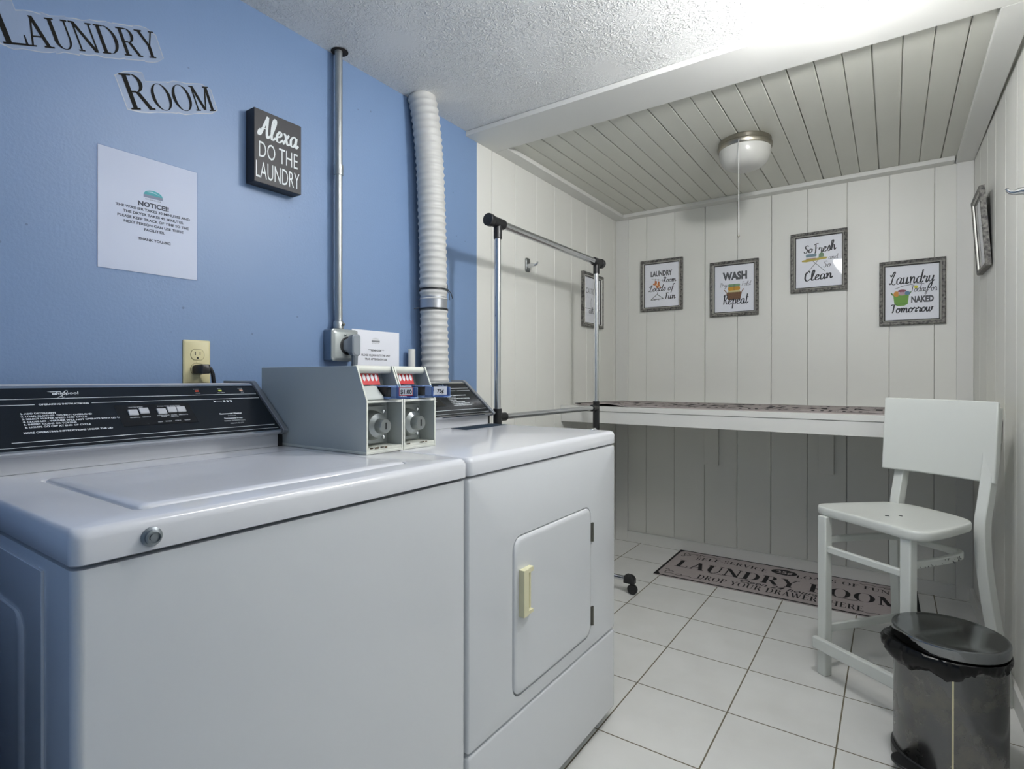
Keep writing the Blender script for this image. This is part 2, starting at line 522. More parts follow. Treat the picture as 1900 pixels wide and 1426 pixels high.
def mat_glass(name, tint='ffffff'):
    m = bpy.data.materials.new(name)
    m.use_nodes = True
    nt = m.node_tree
    nt.nodes.remove(nt.nodes['Principled BSDF'])
    out = nt.nodes['Material Output']
    tr = nt.nodes.new('ShaderNodeBsdfTransparent'); tr.inputs[0].default_value = lin(tint)
    gl = nt.nodes.new('ShaderNodeBsdfGlossy'); gl.inputs['Roughness'].default_value = .03
    fr = nt.nodes.new('ShaderNodeFresnel'); fr.inputs['IOR'].default_value = 1.45
    mx = nt.nodes.new('ShaderNodeMixShader')
    g = nt.nodes.new('ShaderNodeNewGeometry')
    iv = nt.nodes.new('ShaderNodeMath'); iv.operation = 'SUBTRACT'; iv.inputs[0].default_value = 1
    mu = nt.nodes.new('ShaderNodeMath'); mu.operation = 'MULTIPLY'
    nt.links.new(g.outputs['Backfacing'], iv.inputs[1]); nt.links.new(iv.outputs[0], mu.inputs[1]); nt.links.new(fr.outputs[0], mu.inputs[0])
    nt.links.new(mu.outputs[0], mx.inputs[0]); nt.links.new(tr.outputs[0], mx.inputs[1]); nt.links.new(gl.outputs[0], mx.inputs[2]); nt.links.new(mx.outputs[0], out.inputs[0])
    return m


M_BLUE = mat_blue()
M_CEIL = mat_ceiling()
M_FLOOR = mat_floor()
M_PANEL = mat('white_painted_panelling', 'e0e0da', .45, bump=.12, bscale=30, var=.03, vscale=3)
M_PLANK = mat('cream_grey_ceiling_boards', 'cdcdc4', .45, bump=.12, bscale=30, var=.03, vscale=3)
M_TRIM = mat('white_painted_trim', 'd9d9d5', .42, bump=.1, bscale=40)
M_APPL = mat('white_appliance_enamel', 'dcdfe3', .22, coat=.4, spec=.5)
M_TOP = mat('white_porcelain_top', 'dcdee3', .2, coat=.3)
M_CONS = mat('grey_console_paint', 'bdbfc4', .38)
M_CAP = mat('dark_grey_end_cap', '84898f', .35, .3)
M_FASC = mat('black_control_panel', '0d131a', .22)
M_DARK = mat('dark_gap', '15171a', .6)
M_RECESS = mat('black_button_recess', '050607', .3)
M_RUB = mat('black_rubber', '1a1b1d', .6)
M_BLK = mat('black_plastic', '1b1c1e', .38)
M_WTXT = mat('pale_print', 'c9ced2', .6)
M_CHR = mat('chrome', 'd5d7da', .12, 1)
M_ZINC = mat('galvanised_steel', 'a9adad', .38, .85, var=.12, vscale=25)
M_ZBOX = mat('pressed_steel', 'a4aaa9', .42, .6, var=.1, vscale=30)
M_METER = mat('grey_meter_paint', 'b6bcba', .4, bump=.1, bscale=200)
M_METER_IN = mat('worn_cream_meter_paint', 'd6d8cf', .5, var=.06, vscale=60)
M_CHIP = mat('bare_rusty_chip', '5a4a38', .7)
M_RED = mat('red_coin_plate', 'c0242c', .4)
M_WHITE = mat('white_paper', 'e9ebf2', .55, var=.02, vscale=8)
M_INK = mat('black_ink', '1d1d22', .6)
M_INKG = mat('grey_ink', '55565b', .6)
M_SLIDE = mat('blue_plastic', '6f88b4', .35)
M_CLBLUE = mat_glass('clear_blue_plastic', 'dbe4f4')
M_LOCK = mat('dull_lock_steel', '9a9f9e', .35, .8, var=.1, vscale=40)
M_DUCT = mat('white_vinyl_duct', 'c6c6c3', .38, spec=.5)
M_TAPE = mat('foil_tape', 'b9bcc2', .3, .8, bump=.4, bscale=80)
M_IVORY = mat('ivory_plastic', 'd8cfa2', .35)
M_ALMOND = mat('almond_plastic', 'e4e0bd', .35)
M_HINGE = mat('hinge_steel', '77766c', .4, .8)
M_BLKCOAT = mat('black_sign_paint', '26262a', .5, var=.15, vscale=20)
M_VINYL = mat('charcoal_vinyl_letter', '1c1b18', .75, spec=.2, var=.3, vscale=25)
M_FILM = mat('clear_film_backing', 'dfe6ee', .25, spec=.7)
M_FILM.node_tree.nodes['Principled BSDF'].inputs['Alpha'].default_value = .20
M_FEDGE = mat('frosted_film_edge', 'e3e9f0', .25, spec=.7)
M_FEDGE.node_tree.nodes['Principled BSDF'].inputs['Alpha'].default_value = .5
M_STEEL = mat_steel()
M_FRAME = mat_frame()
M_LIP = mat('silver_frame_lip', 'c4c3bd', .45, .5)
M_INNER = mat('dark_frame_edge', '3c3b39', .5)
M_GLASS = mat_glass('picture_glass')
M_ACRYL = mat_glass('clear_acrylic', 'f4f6fa')
M_NICK = mat('brushed_nickel', 'a39e92', .28, 1)
M_FROST = mat('frosted_lamp_glass', 'b9b9b4', .35, coat=.5, coatr=.15)
M_CHAIR = mat('white_chair_paint', 'd4d7d2', .35, bump=.08, bscale=25)
M_BAG = mat('black_bin_bag', '060607', .26, spec=.35, bump=.5, bscale=40)
M_MAT = mat('taupe_mat_pile', 'aea5a3', .95, bump=.6, bscale=400, var=.08, vscale=90)
M_MATBLK = mat('black_mat_print', '1b191b', .95)
M_MATGR = mat('grey_mat_scroll', '5d5856', .95)
M_YEL = mat('yellow_tin', 'c9bb1e', .35)
M_CFL = mat('lit_lamp_tube', 'ffffff', .4, emit=CFL_STRENGTH)
M_DIFF = mat('lit_diffuser', 'ffffff', .4, emit=TUBE_STRENGTH)
M_CER = mat('white_ceramic', 'e6e6e2', .3)

# ------------------------------------------------------------------ the room
H = 2.1624
YB = 3.4876
YP = 1.956          # where the panelling starts on the left wall
XR = lambda y: 1.866 + .018 * (YB - y)
struct(MB().box(-.1, 2.0, -2.2, 3.7, -.05, 0).build('floor', M_FLOOR, smooth=False))
struct(MB().box(-.1, 2.0, -.9, 1.93, H, H + .06).build('ceiling', M_CEIL, smooth=False))
struct(MB().box(-.1, 0, -.1, YP, 0, H).build('wall_left', M_BLUE, smooth=False))
# unseen wall left of the doorway, set close to block light from the washer
mb = MB()
mb.box(-.1, .90, -.12, .12, 0, H)
struct(mb.build('wall_front_blocker', M_BLUE, smooth=False))


def planks(mb, edges, fn, z0, z1, d=.012, c=.002, gaps=None):
    """tongue and groove boards between 'edges'; fn(u, depth, z)"""
    for i in range(len(edges) - 1):
        g0 = (gaps[i] if gaps else .0012) / 2
        g1 = (gaps[i + 1] if gaps else .0012) / 2
        a, b = edges[i] + g0, edges[i + 1] - g1
        pr = [(a, 0), (a, d - c), (a + c, d), (b - c, d), (b, d - c), (b, 0)]
        mb.loft([[fn(u, w, z) for u, w in pr] for z in (z0, z1)])
    return mb


# left alcove wall, boards about 195 mm wide
mb = MB()
mb.box(-.1, -.012, YP, YB + .1, 0, H)
planks(mb, [YP, 2.07, 2.263, 2.459, 2.652, 2.847, 3.041, 3.235, 3.43, YB + .03], lambda u, w, z: (w - .012, u, z), 0, H,
       gaps=[.0, .004, .003, .001, .002, .001, .001, .001, .001, 0])
struct(mb.build('wall_alcove_left', M_PANEL, smooth=False))
# back wall
mb = MB()
mb.box(-.1, 2.0, YB + .012, YB + .1, 0, H)
planks(mb, [-.02, .211, .397, .586, .776, .962, 1.149, 1.338, 1.527, 1.714, 1.95], lambda u, w, z: (u, YB + .012 - w, z), 0, H,
       gaps=[0, .0016, .0014, .003, .0016, .0032, .0018, .0034, .002, .0014, 0])
struct(mb.build('wall_back', M_PANEL, smooth=False))
# right wall (a touch out of square)
mb = MB()
ys = [YB + .03, 3.29, 3.092, 2.893, 2.69, 2.49, 2.294, 2.095, 1.896, 1.70, 1.50, 1.30, 1.10, .9, .7, .5, .3, .1, -.1]
ys = list(reversed(ys))
planks(mb, ys, lambda u, w, z: (XR(u) + .012 - w, u, z), 0, H, gaps=[.0014] * len(ys))
mb.loft([[(XR(-.1) + .012, -.1, z), (XR(-.1) + .1, -.1, z), (XR(YB) + .1, YB + .1, z), (XR(YB) + .012, YB + .1, z)] for z in (0, H)])
struct(mb.build('wall_right', M_PANEL, smooth=False))
# alcove ceiling of narrow boards running front to back
mb = MB()
mb.box(-.1, 2.0, 1.93, YB + .1, H + .012, H + .06)
ex = [-.02, .062, .146, .229, .312, .391, .478, .558, .641, .727, .813, .896, .977, 1.062, 1.147, 1.231, 1.316, 1.399, 1.482, 1.566, 1.649, 1.735, 1.82, 1.92]
planks(mb, ex, lambda u, w, z: (u, z, H + .012 - w), 1.93, YB + .02, gaps=[.0022 if i % 3 else .0034 for i in range(len(ex))], c=.0022)
struct(mb.build('ceiling_alcove', M_PLANK, smooth=False))
# boards trimming the alcove ceiling: broad front board, sides and back
ZT = 2.1405
struct(MB().box(0, 1.893, 1.876, 2.092, ZT, H - .0022).build('trim_1', M_TRIM, bevel=.0015, smooth=False))
struct(MB().box(0, .074, 2.0925, YB, ZT, H).build('trim_2', M_TRIM, bevel=.002, smooth=False))
struct(MB().box(.0745, 1.79, YB - .066, YB, ZT, H).build('trim_3', M_TRIM, bevel=.002, smooth=False))
mb = MB()
mb.loft([[(1.795, 2.0925, z), (1.8735, 2.0925, z), (1.866, YB, z), (1.795, YB, z)] for z in (ZT, H)])
struct(mb.build('trim_4', M_TRIM, bevel=.0015, smooth=False))
struct(MB().box(.001, .086, YB - .016, YB, 0, ZT - .0005).build('trim_5', M_TRIM, bevel=.0015, smooth=False))
struct(MB().box(1.80, 1.8655, YB - .016, YB, 0, ZT - .0005).build('trim_6', M_TRIM, bevel=.0015, smooth=False))
struct(MB().box(.0865, 1.7995, YB - .016, YB, 0, .066).build('baseboard_back', M_TRIM, bevel=.0015, smooth=False))
mb = MB()
mb.loft([[(XR(.3) - .014, .3, z), (XR(.3), .3, z), (XR(YB), YB - .017, z), (XR(YB) - .014, YB - .017, z)] for z in (0, .066)])
struct(mb.build('baseboard_right', M_TRIM, bevel=.0015, smooth=False))

# ------------------------------------------------------------------ lamps
t = thing('bulb_fixture', 'bare two-bulb ceiling fixture with lit compact tubes in front of the white beam', 'ceiling light', (1.455, 1.60, H))
mb = MB(); mb.lathe([(.05, 0), (.088, -.004), (.094, -.090), (.091, -.090), (.085, -.010), (.06, -.010), (.03, -.026)], n=36)  # deep rim of this unseen pan added to shade the ceiling from the tubes
mb.build('base', M_CER, t)  # unseen pan with the deep rim added to shade the ceiling
for k, (dx, dy, tip, tilt) in enumerate(((.012, .004, -.176, 0), (-.03, -.03, -.150, .1))):
    b = MB()
    b.lathe([(.019, -.02), (.021, -.05), (.026, -.062), (.026, -.082), (.02, -.086)], (dx, dy, 0), 20)
    bo = b.build('bulb', M_CER, t)
    g = MB()
    for j in range(3):
        a = 2 * PI * j / 3 + .4
        ca, sa = math.cos(a) * .0125, math.sin(a) * .0125
        px, py = -math.sin(a) * .0072, math.cos(a) * .0072
        zt = tip + .009
        pts = [(dx + ca + px, dy + sa + py, -.086), (dx + ca + px, dy + sa + py, zt)]
        pts += [(dx + ca + px * math.cos(q), dy + sa + py * math.cos(q), zt - .008 * math.sin(q)) for q in (PI * .25, PI * .5, PI * .75)]
        pts += [(dx + ca - px, dy + sa - py, zt), (dx + ca - px, dy + sa - py, -.086)]
        g.tube(pts, .0062, 8)
    g.build('lamp_tube', M_CFL, bo)
t = thing('fluorescent_fixture', 'lit white fluorescent ceiling fixture above the washing machine', 'ceiling light', (1.10, 1.02, H))
MB().box(-.075, .075, -.3, .3, -.03, 0).build('base', M_CER, t, bevel=.004)
mb = MB(); mb.loft([[(x, y, z) for x, y in rr(-a, a, -b, b, .012, 3)] for a, b, z in ((.07, .29, -.03), (.07, .29, -.055), (.055, .275, -.068))])
mb.build('diffuser', M_DIFF, t)

t = thing('dome_lamp', 'unlit frosted glass dome lamp with nickel ring on the plank ceiling', 'ceiling lamp', (.985, 2.67, H))
mb = MB(); mb.lathe([(.104, 0), (.112, -.006), (.112, -.022), (.116, -.026), (.116, -.04), (.112, -.046), (.104, -.046)], n=48)
mb.build('metal_ring', M_NICK, t)
mb = MB(); mb.lathe([(.105, -.044)] + [(.108 * math.cos(a) ** .55 + .002, -.046 - .085 * math.sin(a)) for a in [i * PI / 2 / 9 for i in range(9)]] + [(.002, -.131)], n=48)
mb.build('glass_shade', M_FROST, t, ang=60)
mb = MB(); mb.tube([(.0, -.112, -.03), (.0, -.118, -.04), (.0, -.119, -.06), (.001, -.119, -.455)], .0013, 6)
ch = mb.build('pull_chain', M_TRIM, t)
mb = MB(); mb.lathe([(.001, .006), (.004, .003), (.0042, -.003), (.001, -.007)], (.001, -.119, -.458), 12)
mb.build('bead', M_NICK, ch)


# ------------------------------------------------------------------ appliances
def appliance_console(t, y0, y1, xo, xb):
    """slanted backguard"""
    prof = [(xb, .9145), (.300, .9145), (.300, .944), (.312, .948), (.318, .953), (.185, 1.063), (.176, 1.068), (xb, 1.068)]
    fn = lambda a, b, h: (a + xo, h, b)
    co = MB().prism(prof, fn, y0 + .014, y1 - .014).build('console', M_CONS, t, bevel=.0012)
    cap = [(xb - .004, .944), (.31, .944), (.322, .949), (.325, .956), (.188, 1.069), (.178, 1.074), (xb - .004, 1.074)]
    for a, b in ((y0, y0 + .0138), (y1 - .0138, y1)):
        MB().prism(cap, fn, a, b).build('end_cap', M_CAP, co, bevel=.0015)
    MB().box(.27 + xo, .2985 + xo, y1 - .0138, y1 - .001, .9145, .9435).build('rubber_foot', M_RUB, co)
    O = Vector((.318 + xo, y0, .953))
    eu, ev, en = Vector((0, 1, 0)), Vector((-.7705, 0, .6373)), Vector((.6373, 0, .7705))
    fp = lambda u, v, n: tuple(O + eu * u + ev * v + en * n)
    L = y1 - y0
    fa = MB()
    fa.loft([[fp(u, v, .0002) for u, v in ((.016, .004), (L - .016, .004), (L - .016, .1665), (.016, .1665))],
             [fp(u, v, .0022) for u, v in ((.016, .004), (L - .016, .004), (L - .016, .1665), (.016, .1665))]])
    fo = fa.build('control_panel', M_FASC, t, smooth=False)
    MB().prism([(.016, .1668), (L - .016, .1668), (L - .016, .1735), (.016, .1735)], fp, .0004, .003).build('chrome_strip', M_CHR, co, smooth=False)
    MB().prism([(.016, .0025), (L - .016, .0025), (L - .016, -.0022), (.016, -.0022)], fp, -.001, .003).build('chrome_strip', M_CHR, co, smooth=False)
    p = MB()
    hh = .0026

    def rule(u0, u1, v, w=.0016): p.poly([(u0, v - w / 2), (u1, v - w / 2), (u1, v + w / 2), (u0, v + w / 2)], fp, hh)
    return co, fo, p, fp, rule, hh, L


# washing machine
WY0, WY1 = .2205, .8955
XF = .813
wm = thing('washing_machine', 'white top-loading coin washing machine nearest the camera with closed lid', 'washing machine', (0, 0, 0))


def cabinet(t, y0, y1):
    mb = MB()
    mb.loft([[(x, y, z) for x, y in rr(.03, XF - .004, y0 + .002, y1 - .002, .012, 5)] for z in (.03, .870)])
    return mb


cabinet(wm, WY0, WY1).build('cabinet', M_APPL, wm)
mb = MB(); mb.box(.06, .72, WY0 - .0012, WY0 + .002, .06, .855); mb.loft([[(x, WY0 - d, z) for x, z in rr(a, b, .14, .79, .03, 4)] for a, b, d in ((.12, .66, .0012), (.125, .655, .004), (.135, .645, .0045))])
mb.build('side_panel', M_APPL, wm, bevel=.001)
MB().box(.06, XF - .06, WY0 + .02, WY1 - .02, 0, .029).build('toe_base', M_RUB, wm)


def top_panel(y0, y1, lid=None, xb=.03):
    mb = MB()
    rings = []
    for ins, z, r in ((.004, .8745, .012), (0, .8765, .014), (0, .903, .014), (.003, .910, .014), (.009, .9138, .014), (.014, .9145, .012)):
        rings.append([(x, y, z) for x, y in rr(xb + ins, XF - ins, y0 + ins * .5, y1 - ins * .5, r, 5)])
    if lid:
        a, b, c, d = lid
        rings.append([(x, y, .9145) for x, y in rr(a, b, c, d, .012, 5)])
        rings.append([(x, y, .907) for x, y in rr(a + .001, b - .001, c + .001, d - .001, .012, 5)])
    mb.loft(rings)
    return mb


top_panel(WY0, WY1, (.395, .756, .303, .782)).build('top_panel', M_TOP, wm, ang=50)
mb = MB()
mb.loft([[(x, y, z) for x, y in rr(.399 + i, .752 - i, .309 + i, .778 - i, .012, 5)] for i, z in ((0, .908), (0, .9135), (.003, .9165), (.02, .9172), (.06, .916))])
mb.build('lid', M_TOP, wm, ang=50)
co, fo, p, fp, rule, hh, L = appliance_console(wm, .232, .803, 0, .05)
u_ = lambda y: y - .232
rule(.02, L - .02, .136); rule(.02, u_(.342), .1195); rule(u_(.431), u_(.784), .1205); rule(u_(.292), u_(.779), .0225); rule(.02, L - .02, .0105, .001)
text(p, 'OPERATING INSTRUCTIONS', u_(.387), .1175, .006, bold=.05, sx=1.02, h=hh, fn=fp)
for i, s in enumerate(['1. ADD DETERGENT', '2. LOAD CLOTHES  DO NOT OVERLOAD', '3. SELECT WATER SPEED AND CYCLE', '4. CLOSE LID - WASHER WILL NOT OPERATE WITH LID UP', '5. INSERT COINS OR TOKENS', '6. LIGHTS GO OFF AT END OF CYCLE']):
    text(p, s, u_(.3165), .0935 - i * .0072, .0058, 'LEFT', bold=.045, h=hh, fn=fp)
text(p, 'MORE OPERATING INSTRUCTIONS UNDER THE LID', u_(.312), .0435, .0058, 'LEFT', bold=.045, h=hh, fn=fp)
text(p, 'Commercial Washer', u_(.690), .0665, .0062, bold=.05, h=hh, fn=fp)
text(p, '6 CYCLE', u_(.690), .0595, .005, h=hh, fn=fp)
text(p, 'Permanent Press', u_(.690), .0505, .0062, bold=.05, h=hh, fn=fp)
text(p, 'COOL DOWN Care', u_(.690), .0425, .0056, h=hh, fn=fp)
text(p, 'HEAVY DUTY', u_(.692), .0335, .0054, h=hh, fn=fp)
for k in range(3):   # striped badge
    p.poly([(u_(.690) + k * .008, .109), (u_(.695) + k * .008, .109), (u_(.695) + k * .008, .115), (u_(.690) + k * .008, .115)], fp, hh)
p.poly([(u_(.668), .109), (u_(.674), .112), (u_(.688), .1115), (u_(.688), .1128), (u_(.674), .1125), (u_(.668), .1155)], fp, hh)
for yy, a, b in ((.644, 'WASH', 'RINSE'), (.698, 'SPIN', 'LID OPEN'), (.750, 'COLD', 'ON')):
    text(p, a, u_(yy), .1555, .0042, h=hh, fn=fp); text(p, b, u_(yy), .1415, .0042, h=hh, fn=fp)
p.build('lettering', M_WTXT, fo, smooth=False)
lg = MB()
script(lg, 'w', u_(.374), .1465, .012, .2, hh, fp, 'L', .3)
text(lg, 'hirlpool', u_(.380), .1475, .0115, 'LEFT', bold=.02, h=hh, fn=fp, shear=.2)
lg.prism([(u_(.368), .156), (u_(.388), .1565), (u_(.390), .1550), (u_(.374), .1542)], fp, hh, hh + .0001)
P = cr([(u_(.381), .1385), (u_(.386), .142), (u_(.398), .152), (u_(.400), .158), (u_(.396), .157), (u_(.390), .146), (u_(.388), .139), (u_(.392), .140)], 5)
lg.tube([fp(q.x, q.y, hh) for q in P], .0006, 5)
lg.build('logo', M_WTXT, fo, smooth=False)
MB().prism([(u_(.466), .047), (u_(.610), .047), (u_(.610), .110), (u_(.466), .110)], fp, .0021, .0028).build('button_recess', M_RECESS, fo, smooth=False)
for i, (yy, vv) in enumerate(((.493, .084), (.514, .088), (.547, .084), (.568, .088), (.587, .088))):
    b = MB()
    pr = [(.0028, vv - .008), (.0058, vv - .007), (.0075, vv + .007), (.0028, vv + .009)]
    b.loft([[fp(u, v, n) for n, v in pr] for u in (u_(yy) - .0088, u_(yy) + .0088)])
    b.build('button', M_CONS, fo, bevel=.001)
p = MB()
text(p, 'WATER SPEED', u_(.503), .1005, .0042, bold=.02, h=.003, fn=fp); text(p, 'CYCLE TEMP SELECTION', u_(.567), .1005, .0042, bold=.02, h=.003, fn=fp)
for yy, s, v in ((.493, 'NORMAL', .0695), (.514, 'GENTLE', .0695), (.547, 'PERMANENT\nPRESS', .0715), (.568, 'KNITS\nGENTLE', .0715), (.587, 'DELICATE', .0715), (.535, 'HOT', .052), (.551, 'WARM', .053), (.570, 'COLD', .0535), (.589, 'COLD', .0535)):
    text(p, s, u_(yy), v, .0042, bold=.02, h=.003, fn=fp)
p.build('lettering', M_WTXT, fo, smooth=False)
for yy, c in ((.644, 'c8503a'), (.698, 'b9c84a'), (.750, 'c8a08a')):
    MB().prism([(u_(yy) - .004, .148), (u_(yy) + .004, .148), (u_(yy) + .004, .1525), (u_(yy) - .004, .1525)], fp, .0022, .0028).build('indicator_light', mat('indicator_' + c, c, .4), fo, smooth=False)
mb = MB(); mb.lathe([(.0115, 0), (.0115, .003), (.009, .0045), (.009, .008), (.0068, .009), (.0068, .0066), (.004, .0066), (.004, .0085), (.001, .0086)], (XF - .0005, .298, .8925), 24, 'x')
mb.build('lid_lock', mat('lock_steel', '8e959b', .35, .8), wm)

# clothes dryer
DY0, DY1 = .8985, 1.6405
dr = thing('clothes_dryer', 'white front-loading coin dryer with square door beside the garment rack', 'clothes dryer', (0, 0, 0))
mb = MB()
mb.loft([[(x, y, z) for x, y in rr(.14, XF - .03, DY0 + .002, DY1 - .002, .008, 5)] for z in (.03, .870)])
mb.build('cabinet', M_APPL, dr)


def front_plate(y0, y1, z0, z1, hole=None):
    rings = []
    for ins, x in ((0, XF - .029), (0, XF - .008), (.002, XF - .004), (.006, XF - .003)):
        rings.append([(x, y, z) for y, z in rr(y0 + ins, y1 - ins, z0 + ins, z1 - ins, .008, 5)])
    if hole:
        rings.append([(XF - .003, y, z) for y, z in rr(*hole, .034, 5)])
        rings.append([(XF - .016, y, z) for y, z in rr(*hole, .034, 5)])
    return MB().loft(rings)


front_plate(DY0 + .001, DY1 - .001, .2885, .8705, (1.062, 1.470, .326, .708)).build('front_panel', M_APPL, dr, ang=50)
front_plate(DY0 + .001, DY1 - .001, .036, .2835).build('kick_panel', M_APPL, dr, ang=50)
MB().box(.16, XF - .06, DY0 + .01, DY1 - .01, 0, .032).build('toe_base', M_RUB, dr)
mb = MB()
mb.loft([[(x, y, z) for y, z in rr(1.0665 + i, 1.4665 - i, .3305 + i, .7045 - i, .030, 6)] for i, x in ((0, XF - .018), (0, XF - .003), (.003, XF), (.009, XF + .0015), (.014, XF + .0015))])
do = mb.build('door', M_APPL, dr, ang=50)
mb = MB()
hx = XF + .0012
mb.box(hx, hx + .016, 1.083, 1.104, .518, .629)
mb.box(hx, hx + .013, 1.104, 1.128, .617, .629)
mb.box(hx, hx + .013, 1.104, 1.128, .518, .527)
mb.box(hx, hx + .006, 1.123, 1.128, .527, .617)
mb.box(hx, hx + .002, 1.104, 1.123, .527, .617)
mb.build('handle', M_ALMOND, do, bevel=.002)
for z0, z1 in ((.602, .656), (.356, .410)):
    mb = MB(); mb.box(XF - .003, XF + .0025, 1.4685, 1.4785, z0, z1); mb.tube([(XF + .002, 1.4735, z0), (XF + .002, 1.4735, z1)], .003, 8)
    mb.build('hinge', M_HINGE, do)
top_panel(DY0, DY1, xb=.135).build('top_panel', M_TOP, dr, ang=50)
mb = MB(); mb.prism([(.336, 1.392), (.408, 1.384), (.400, 1.622), (.328, 1.628)], ident, .9146, .9156)
mb.build('lint_screen_cover', mat('dark_blue_lint_cover', '1b2c3d', .6, spec=.15), dr, smooth=False)
for yy in (1.597, 1.612):
    mb = MB(); mb.lathe([(.007, 0), (.007, .004), (.0045, .007), (.001, .0075)], (.752, yy, .9145), 14)
    mb.build('screw', M_CHR, dr)
DX = .016
co, fo, p, fp, rule, hh, L = appliance_console(dr, 1.028, 1.636, DX, .125)
u_ = lambda y: y - 1.028
rule(.02, L - .02, .1405); rule(u_(1.06), u_(1.53), .127); rule(u_(1.538), u_(1.612), .127); rule(u_(1.06), u_(1.612), .0285); rule(.02, L - .02, .011, .001)
text(p, 'OPERATING INSTRUCTIONS', u_(1.45), .1245, .0056, h=hh, fn=fp)
for i, s in enumerate(['1. CLEAN LINT SCREEN BEFORE EACH LOAD', '2. LOAD CLOTHES', '3. SELECT FABRIC SETTING AND CLOSE DOOR', '4. PRESS START', '5. INSERT COINS OR TOKENS', '6. TO ADD TIME INSERT MORE COINS', '7. DRYER STOPS WHEN DOOR IS OPEN']):
    text(p, s, u_(1.455), .1005 - i * .0086, .006, 'LEFT', bold=.05, sx=.92, h=hh, fn=fp)
text(p, 'SUPER CAPACITY', u_(1.33), .108, .0056, bold=.01, h=hh, fn=fp)
p.build('lettering', M_WTXT, fo, smooth=False)
lg = MB()
text(lg, 'Whirlpool', u_(1.46), .149, .0115, 'LEFT', bold=.02, h=hh, fn=fp, shear=.2)
lg.tube([fp(q.x, q.y, hh) for q in cr([(u_(1.47), .142), (u_(1.486), .152), (u_(1.492), .161), (u_(1.486), .158), (u_(1.48), .146)], 5)], .0006, 5)
lg.build('logo', M_WTXT, fo, smooth=False)
MB().prism([(u_(1.24), .05), (u_(1.415), .05), (u_(1.40), .118), (u_(1.24), .118)], fp, .0021, .0028).build('button_recess', M_RECESS, fo, smooth=False)
for yy in (1.27, 1.30, 1.35, 1.38):
    b = MB()
    b.loft([[fp(u, v, n) for n, v in ((.0028, .083), (.0058, .084), (.0075, .098), (.0028, .1))] for u in (u_(yy) - .01, u_(yy) + .01)])
    b.build('button', M_CONS, fo, bevel=.001)
p = MB()
for yy, s in ((1.27, 'NORMAL'), (1.30, 'DELICATE'), (1.35, 'WARM'), (1.38, 'START')): text(p, s, u_(yy), .072, .005, bold=.02, h=.003, fn=fp)
p.build('lettering', M_WTXT, fo, smooth=False)


